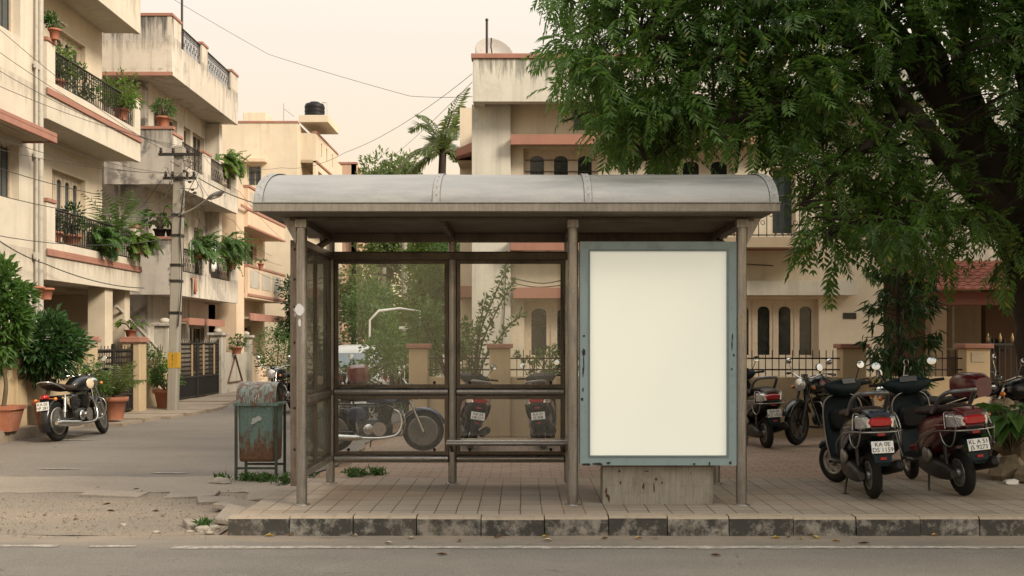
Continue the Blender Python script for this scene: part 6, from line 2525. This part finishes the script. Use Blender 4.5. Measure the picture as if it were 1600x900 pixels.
# young tree with long drooping leaves at the boundary wall
YT = thing('young_mango_tree', 'slim tree with long drooping dark leaves standing by the fence below the neem', 'tree', (5.35, 14.9, .13))
m = MB()
st = MB()
base = Vector((5.40, 14.9, .1))
st.tube(smooth_path([base, base + Vector((.02, 0, 1)), base + Vector((-.03, 0, 2)), base + Vector((0, 0, 2.75))], 4), [.05 - .0025 * i for i in range(13)], 7)
for k in range(150):
    z = rnd.uniform(.6, 3.1)
    p0 = base + Vector((0, 0, z))
    a = rnd.uniform(0, 2 * PI)
    L = rnd.uniform(.12, .55) * (1.0 if z > 1.1 else .7)
    p1 = p0 + Vector((math.cos(a) * L, math.sin(a) * L * .8, rnd.uniform(-.05, .2)))
    st.tube([p0, p1], .007, 4, False)
    for q in range(13):
        d = (rdir(rnd) * .7 + Vector((math.cos(a) * .4, math.sin(a) * .4, -.9))).normalized()
        m.leaf(p1 + rdir(rnd) * .06, d, d.cross(rdir(rnd)).normalized(), rnd.uniform(.13, .22), .034, .15)
m.build('crown', MAT['lf_dark'], YT)
st.build('trunk', MAT['bark'], YT)

# ------------------------------------------------------------------ rocks and plant at the pavement's end
rnd = random.Random(91)


def rock(label, c, s, seed, mat='stone', group='rocks heaped by the scooters', name='rock', cat='rock'):
    r2 = random.Random(seed)
    m = MB()
    nu, nv = 11, 7
    ph = [r2.uniform(0, 6.3) for _ in range(6)]
    rings = []
    for j in range(1, nv):
        t_ = PI * j / nv
        row = []
        for i in range(nu):
            a = 2 * PI * i / nu
            k = 1 + .16 * math.sin(2 * a + ph[0]) + .10 * math.sin(3 * a + ph[1] + t_ * 2) + .12 * math.sin(t_ * 3 + ph[2]) + r2.uniform(-.07, .07)
            row.append((c[0] + s[0] * k * math.sin(t_) * math.cos(a), c[1] + s[1] * k * math.sin(t_) * math.sin(a), c[2] - s[2] * k * math.cos(t_)))
        rings.append(row)
    m.loft(rings, True, False)
    o = m.build(name, MAT[mat], None, loc=(c[0], c[1], c[2] - s[2]))
    return tag(o, label, cat, group)


for i, (px, py, d, s, lab) in enumerate(((1578, 735, 10.7, (.20, .17, .15), 'largest brown rock nearest the maroon scooter wheel'), (1605, 700, 10.9, (.19, .15, .16), 'angular tan rock under the broad leaves'), (1572, 700, 11.3, (.12, .12, .11), 'small brown rock tucked behind the big one'),
                                         (1612, 745, 10.5, (.17, .16, .12), 'low rock at the edge of the tiles with litter beside it'), (1590, 665, 11.4, (.15, .15, .14), 'upper rock of the heap below the parked motorcycle'), (1565, 640, 11.8, (.13, .13, .14), 'flat grey brown rock at the back of the heap'), (1630, 690, 11, (.2, .18, .2), 'rock at the outer end of the heap'))):
    c = at(px, py, d)
    rock(lab, (c.x, c.y, max(.12 + s[2] * .7, c.z)), s, 200 + i)
potted('plant with broad glossy leaves sprawling over the rock heap', (5.05, 10.75, .42), .2, .3, 'broad', (.62, 46), 'lf_mid', 95, withpot=False, name='broad_leaf_plant', cat='plant', group=None)
m = MB()
splotch(m, 0, 0, .08, .03, -.03, .03)
o = m.build('paper_scrap', MAT['plate_white'])
o.location = (4.86, 10.35, .165)
tag(o, 'crumpled white paper lying by the rocks on the tiles', 'litter')

# weeds round the bin and the shelter's corner post
for i, (x, y, z, r_, h_, lab) in enumerate(((-3.3, 11.5, 0, .13, .13, 'low weed tuft at the front leg of the bin beside a lump of rubble'), (-3.05, 11.6, 0, .15, .14, 'weeds growing under the middle of the bin'), (-2.85, 11.55, 0, .17, .15, 'weeds between the bin and the footpath edge'),
                                             (-2.55, 11.3, .02, .19, .16, 'weed patch beyond the corner of the footpath'), (-2.35, 11.6, .05, .12, .30, 'taller weed stalk between bin and shelter plate'), (-1.75, 11.0, .13, .17, .13, 'green weed tuft behind the back post of the shelter'), (-1.55, 11.15, .13, .13, .10, 'small weed on the bricks behind the shelter'),
                                             (-2.62, 8.62, 0, .07, .12, 'tiny green weed at the broken kerb end'), (2.95, 15.3, .1, .3, .2, 'weeds at the foot of the boundary wall behind the black scooter'))):
    rr = random.Random(300 + i)
    m = MB()
    for k in range(int(60 + 600 * r_)):
        p = Vector((x + max(-r_, min(r_, rr.gauss(0, r_ * .33))), y + max(-r_, min(r_, rr.gauss(0, r_ * .25))), z + rr.uniform(0, h_ * .6)))
        d = (rdir(rr) + UP * .35).normalized()
        m.leaf(p, d, d.cross(rdir(rr)).normalized(), rr.uniform(.03, .075), rr.uniform(.012, .03), .2)
    o = m.build('weed', MAT['lf_mid'], None, loc=(x, y, z))
    tag(o, lab, 'weed', 'weeds by the bin and shelter')
rock('lump of pale rubble at the foot of the bin', (-3.28, 11.38, .035), (.13, .07, .04), 401, 'pale_stone', None, 'rubble_lump', 'rubble')
for i, (px, py, s, lab) in enumerate(((318, 829, .05, 'palest flat stone at the broken kerb end'), (306, 824, .035, 'small angular stone in the sand by the kerb end'), (333, 826, .045, 'white stone leaning on the kerb end weed'), (244, 831, .025, 'lone round pebble on the sandy verge'), (192, 820, .025, 'thin pale chip lying on the verge'), (327, 833, .03, 'brown stone in front of the kerb end weed'), (297, 830, .022, 'little stone before the white ones at the kerb end'))):
    c = Vector((gx(px, 1.54 * F / (py - CY)), 1.54 * F / (py - CY), .0))
    rock(lab, (c.x, c.y, s * .35), (s * 1.2, s, s * .55), 410 + i, 'pale_stone', 'stones by the kerb end', 'stone', 'stone')

# odds and ends on the houses
for i, (x, y, z, w_, h_, mt, lab) in enumerate(((-8.58, 28.9, 4.3, .5, .75, 'plate_white', 'white cloth hung to dry over the weathered lower balcony'), (-8.56, 27.2, 3.25, .22, .4, 'terracotta', 'small orange cloth hanging on the balcony rail behind the utility pole'))):
    r2 = random.Random(500 + i)
    m = MB()
    vs, fs = [], []
    nx = 14
    for j in range(8):
        for k in range(nx):
            u = k / (nx - 1)
            vs.append((x + .035 * math.sin(u * 17 + i) * (j / 7) + (.05 if j else -.03), y + w_ * (u - .5) * (1 - .15 * j / 7), z - h_ * max(0, j - 1) / 6 - (.05 * math.sin(u * 5) if j == 7 else 0)))
    for j in range(7):
        for k in range(nx - 1):
            a = j * nx + k
            fs.append((a, a + 1, a + nx + 1, a + nx))
    m.add(vs, fs, True)
    o = m.build('hanging_cloth', MAT[mt], None, loc=(x, y, z))
    o.modifiers.new('cloth', 'SOLIDIFY').thickness = .006
    tag(o, lab, 'cloth')
for i, (px, py, d, lab) in enumerate(((57, 466, 17.6, 'terracotta pot hung on the cream house wall above the shrubs, nearer the kerb end'), (72, 468, 18.2, 'second terracotta pot hung on the cream house wall, beside the drain pipes'))):
    c = at(px, py, d)
    root = thing('hanging_pot', lab, 'pot', (c.x, c.y, c.z), group='pots hung on the cream house')
    pot(root, c, .12, .2)
    m = MB()
    m.tube([c + Vector((0, 0, .2)), c + Vector((-.3, 0, .28)), (-8.7, c.y, c.z + .3)], .008, 5)
    m.build('bracket', MAT['rail_iron'], root)

# loose grit on the verge: nobody could count it
rr = random.Random(77)
gr = MB()
for k in range(1700):
    x = rr.uniform(-9, -2.4)
    y = 8.5 + rr.random() ** 1.2 * 2.3
    if rr.random() < .2:
        y = rr.uniform(8.2, 8.6)
    s = rr.uniform(.004, .013)
    if rr.random() < .03:
        s *= 2
    a = rr.uniform(0, 6.3)
    p = [(x + s * math.cos(a + q * 2.1) * rr.uniform(.7, 1.3), y + s * math.sin(a + q * 2.1) * rr.uniform(.7, 1.3), .008) for q in range(3)]
    gr.add(p + [(x, y, .008 + s * .9)], [(0, 1, 3), (1, 2, 3), (2, 0, 3)])
tag(gr.build('gravel', paint('dark grit', (.13, .10, .075), .95, 0, .6, 3, (.3, .24, .18), .6, kind='World')), kind='stuff')

# dry leaves
M_DRY = [paint('dry leaf tan', (.36, .22, .10), .8, 0, .2, 9), paint('dry leaf yellow', (.42, .30, .06), .7, 0, .2, 9), paint('dry leaf brown', (.13, .075, .04), .85, 0, .2, 9), paint('dry leaf pale', (.45, .38, .27), .8, 0, .2, 9)]
LV = [(430, 838, 1), (448, 838, 0), (472, 837, 0), (514, 840, 3), (550, 838, 3), (642, 840, 3), (772, 840, 2), (858, 840, 1), (865, 846, 3), (776, 840, 2), (717, 848, 2), (950, 842, 2), (1004, 842, 0), (1025, 841, 0), (1220, 842, 1), (1235, 840, 2), (1250, 842, 1), (1262, 838, 2), (1280, 843, 1), (1300, 846, 0),
      (1455, 838, 0), (1340, 850, 2), (700, 868, 2), (1110, 868, 2), (250, 800, 2), (160, 790, 2), (120, 812, 2), (205, 767, 2), (180, 800, 2), (600, 850, 3)]
for i, (px, py, k) in enumerate(LV):
    d = EYE * F / (py - CY)
    m = MB()
    L = rr.uniform(.05, .10)
    for sg in (1, -1):
        m.add([(0, 0, .006), (L * .5, sg * L * .22, .02), (L, 0, .010), (L * .5, 0, .004)], [(0, 1, 2, 3) if sg < 0 else (3, 2, 1, 0)])
        m.add([(0, 0, .004), (L * .5, sg * L * .22, .018), (L, 0, .008), (L * .5, 0, .002)], [(3, 2, 1, 0) if sg < 0 else (0, 1, 2, 3)])
    o = m.build('dry_leaf', M_DRY[k])
    o.location = (gx(px, d), d, .004)
    o.rotation_euler = (0, 0, rr.uniform(0, 6.3))
    tag(o, 'small dry fallen leaf lying on the roadway near the kerb', 'leaf', 'fallen leaves along the kerb')
# ------------------------------------------------------------------ poles, lamp, cables
M_POLE = plaster('concrete pole', (.33, .30, .255), .4, (.12, .10, .085), .5)
UPOLE = thing('utility_pole', 'grey concrete utility pole with two crossarms, tangled wires and a yellow band', 'utility pole', (-7.68, 23, .05))
m = MB()
pb, pt = Vector((-7.69, 23, 0)), Vector((-7.53, 23, 5.86))
m.bar(pb, pt, .20, .24, (0, 1, 0))
PO = m.build('pole', M_POLE, UPOLE, bevel=.02)


def onpole(z):
    return pb.lerp(pt, z / 5.86)


for z, w0, w1 in ((5.67, .42, .50), (5.15, .30, .42)):
    c = onpole(z)
    m = MB()
    m.bar(c + Vector((-w0, -.14, 0)), c + Vector((w1, -.14, 0)), .06, .06)
    ca = m.build('crossarm', MAT['dark_metal'], UPOLE)
    for q in (-w0 + .05, -.1, .22, w1 - .05):
        m = MB()
        b = c + Vector((q, -.14, .03))
        m.lathe([(.02, b.z), (.04, b.z + .03), (.025, b.z + .06), (.035, b.z + .09), (.012, b.z + .12)], 8, (b.x, b.y, 0))
        m.build('insulator', MAT['brown_seat'], ca)
for z in (4.35, 3.9, 3.25, 2.9, 2.2):
    c = onpole(z)
    m = MB()
    m.bar(c + Vector((0, 0, -.03)), c + Vector((0, 0, .03)), .225, .262, (0, 1, 0))
    m.build('clamp', MAT['dark_metal'], UPOLE)
c = onpole(1.16)
m = MB()
m.bar(c + Vector((0, 0, -.17)), c + Vector((0, 0, .17)), .212, .250, (0, 1, 0))
yb = m.build('yellow_band', paint('faded yellow', (.46, .26, .02), .7, 0, .2, 12, (.12, .08, .04), .5), UPOLE)
for i, s in enumerate(('4', '7', '1')):
    lettering('pole_number', s, .085, MAT['ink'], yb, Vector((c.x, c.y - .127, c.z + .09 - .09 * i)) - WORLD_ORG[UPOLE.name], (R(90), 0, 0))
rnd = random.Random(17)
m = MB()
for k in range(16):
    z = rnd.uniform(4.6, 5.6)
    c = onpole(z)
    a, b = c + Vector((rnd.uniform(-.3, .5), -.16, .1)), c + Vector((rnd.uniform(-.2, .55), -.16, rnd.uniform(-.8, .2)))
    m.tube(smooth_path([a, (a + b) / 2 + Vector((rnd.uniform(-.15, .25), rnd.uniform(-.2, 0), -.1)), b], 5), .008, 4)
m.tube(smooth_path([onpole(4.9) + Vector((.14, -.1, 0)), onpole(4.0) + Vector((.10, -.14, 0)), onpole(3.0) + Vector((.16, -.14, 0)), onpole(1.9) + Vector((.11, -.14, 0))], 5), .014, 5)
m.build('wire_tangle', MAT['cable'], UPOLE)
for k in range(5):
    c = onpole(5.3 - .12 * k) + Vector((.18 + .06 * k, -.2, -.05 * (k % 2)))
    m = MB()
    m.ell(c, (.045, .04, .03), 8, 6)
    m.build('splice_box', MAT['cable'], UPOLE)
SL = thing('street_lamp', 'slim grey street lamp on an arm clamped to the utility pole', 'street lamp', onpole(4.33))
p0 = onpole(4.33)
p1 = at(326, 310, 22.4)
m = MB()
m.tube(smooth_path([p0 + Vector((.05, -.12, 0)), p0.lerp(p1, .5) + Vector((0, 0, -.03)), p1], 5), .02, 7)
m.build('arm', M_PIPE, SL)
p2 = at(350, 299, 22.2)
m = MB()
d = (p2 - p1).normalized()
m.tube([p1 - d * .03, p1 + d * .08, p1.lerp(p2, .6), p2], [.025, .06, .065, .025], 10)
m.build('lamp_head', paint('lamp casing', (.26, .26, .25), .5, .2, .1, 4), SL)
m = MB()
m.ell(p1.lerp(p2, .55) - Vector((0, 0, .045)), (.14, .05, .03), 10, 6, (0, R(-20), 0))
m.build('lamp_glass', MAT['clear_lens'], SL)


def pole(label, px, d, z1, r, arms=0):
    x = gx(px, d)
    t_ = thing('utility_pole', label, 'utility pole', (x, d, 0))
    m = MB()
    m.tube([(x, d, 0), (x, d, z1)], [r, r * .75], 10)
    m.build('pole', M_POLE, t_)
    for k in range(arms):
        m = MB()
        m.bar((x - .5, d - .1, z1 - .3 - .5 * k), (x + .5, d - .1, z1 - .3 - .5 * k), .06, .06)
        m.build('crossarm', MAT['dark_metal'], t_)
    return t_


pole('pale straight pole in the side street seen through the large pane', 632, 30, 5.2, .10)
pole('shorter grey pole behind the pale one, nearer the pinkish block', 600, 44, 4.7, .12, 1)
pole('dark thin pole at the end of the side street by the pinkish block', 562, 50, 5.0, .11, 1)


def cable(pts, r=.009, sag=0, label=None):
    pts = [Vector(p) for p in pts]
    out = []
    for i in range(len(pts) - 1):
        n = 14
        for k in range(n):
            t_ = k / n
            out.append(pts[i].lerp(pts[i + 1], t_) - UP * sag * 4 * t_ * (1 - t_))
    out.append(pts[-1])
    m = MB()
    m.tube(out, r, 5)
    o = m.build('overhead_cable', MAT['cable'], None, loc=tuple(pts[0]))
    return tag(o, label or 'thin dark overhead cable strung along the cream house to the utility pole', 'cable', 'overhead cables')


ends = [onpole(5.79) + Vector((q, -.14, 0)) for q in (-.36, -.1, .22, .44)] + [onpole(5.27) + Vector((q, -.14, 0)) for q in (-.25, .2, .36)] + [onpole(4.35), onpole(3.9), onpole(4.6)]
starts = [(-160, -100), (-160, -40), (-160, 8), (-160, 60), (-160, 110), (-160, 150), (-160, 190), (-160, 255), (-160, 330), (-160, 205)]
for i, (e, s) in enumerate(zip(ends, starts)):
    cable([at(s[0], s[1], 14.0), e], .005 if i < 7 else .007, .22 + .05 * (i % 3))
cable([at(-60, 330, 15.5), at(70, 412, 18.6), at(225, 450, 22.5)], .010, .10, 'dark cable looping across the cream house below its lower balcony')
for i, (q, sag, lab) in enumerate(([[at(310, 278, 23), at(400, 318, 21), at(470, 345, 19)], .05, 'thick black cable running from the pole crossarm behind the shelter roof'],
                    [[at(318, 243, 23), at(440, 262, 30), at(540, 238, 26), at(738, 115, 18.4)], .15, 'single cable rising from the side street to the parapet of the cream house'],
                    [[at(240, -20, 24), at(420, 85, 26), at(640, 150, 22), at(738, 151, 18.5)], .02, 'long thin cable crossing the sky above the side street'],
                    [[at(590, 262, 40), at(738, 128, 18.6)], .1, 'faint cable climbing past the coconut palm'],
                    [[at(310, 282, 23), at(365, 345, 28), at(425, 400, 33)], .15, 'cable drooping from the pole towards the peach house'],
                    [[at(318, 243, 23), at(375, 300, 30), at(440, 372, 36)], .1, 'upper cable of the fan leading to the peach house'],
                    [[at(300, 300, 23), at(360, 370, 28), at(440, 415, 34)], .12, 'middle cable of the fan leading to the peach house'],
                    [[at(300, 330, 23), at(370, 400, 27), at(440, 440, 33)], .12, 'lower cable of the fan leading to the peach house'],
                    [[at(290, 290, 23), at(265, 300, 24.5), at(200, 335, 23.8)], .1, 'cable from the pole to the cream house balcony'],
                    [[onpole(5.1) + Vector((-.35, -.14, 0)), at(225, 320, 23.3), at(185, 350, 22.5)], -.0, 'taut stay wire from the crossarm down to the cream house'],
                    [[at(540, 455, 48), at(600, 432, 44), at(690, 400, 36)], .1, 'pale cable crossing the far trees behind the glass'])):
    cable(q, .011 if i == 0 else .005, sag, lab)

# pale bent pipe frame of a vendor's canopy, beyond the white car
VC = thing('pipe_canopy_frame', 'white bent pipe canopy frame standing beyond the white car', 'canopy frame', (-3.3, 20, 0))
a, b, c, d, e = at(577, 600, 20), at(578, 500, 20), at(592, 486, 20), at(625, 482, 20), at(656, 486, 20)
a.z = .02
m = MB()
m.tube([a, b, b.lerp(c, .6), c, d, e, Vector((e.x, 20, e.z - .9))], [.022, .022, .024, .028, .024, .02, .018], 8)
m.build('pipe', MAT['white_paint'], VC)
m = MB()
m.obox(at(633, 512, 20), (.22, .10, .05))
m.obox(at(573, 550, 20), (.22, .10, .03))
m.build('lamp_bracket', MAT['white_paint'], VC)

# child-parent links are all set; the report reads names and labels from here
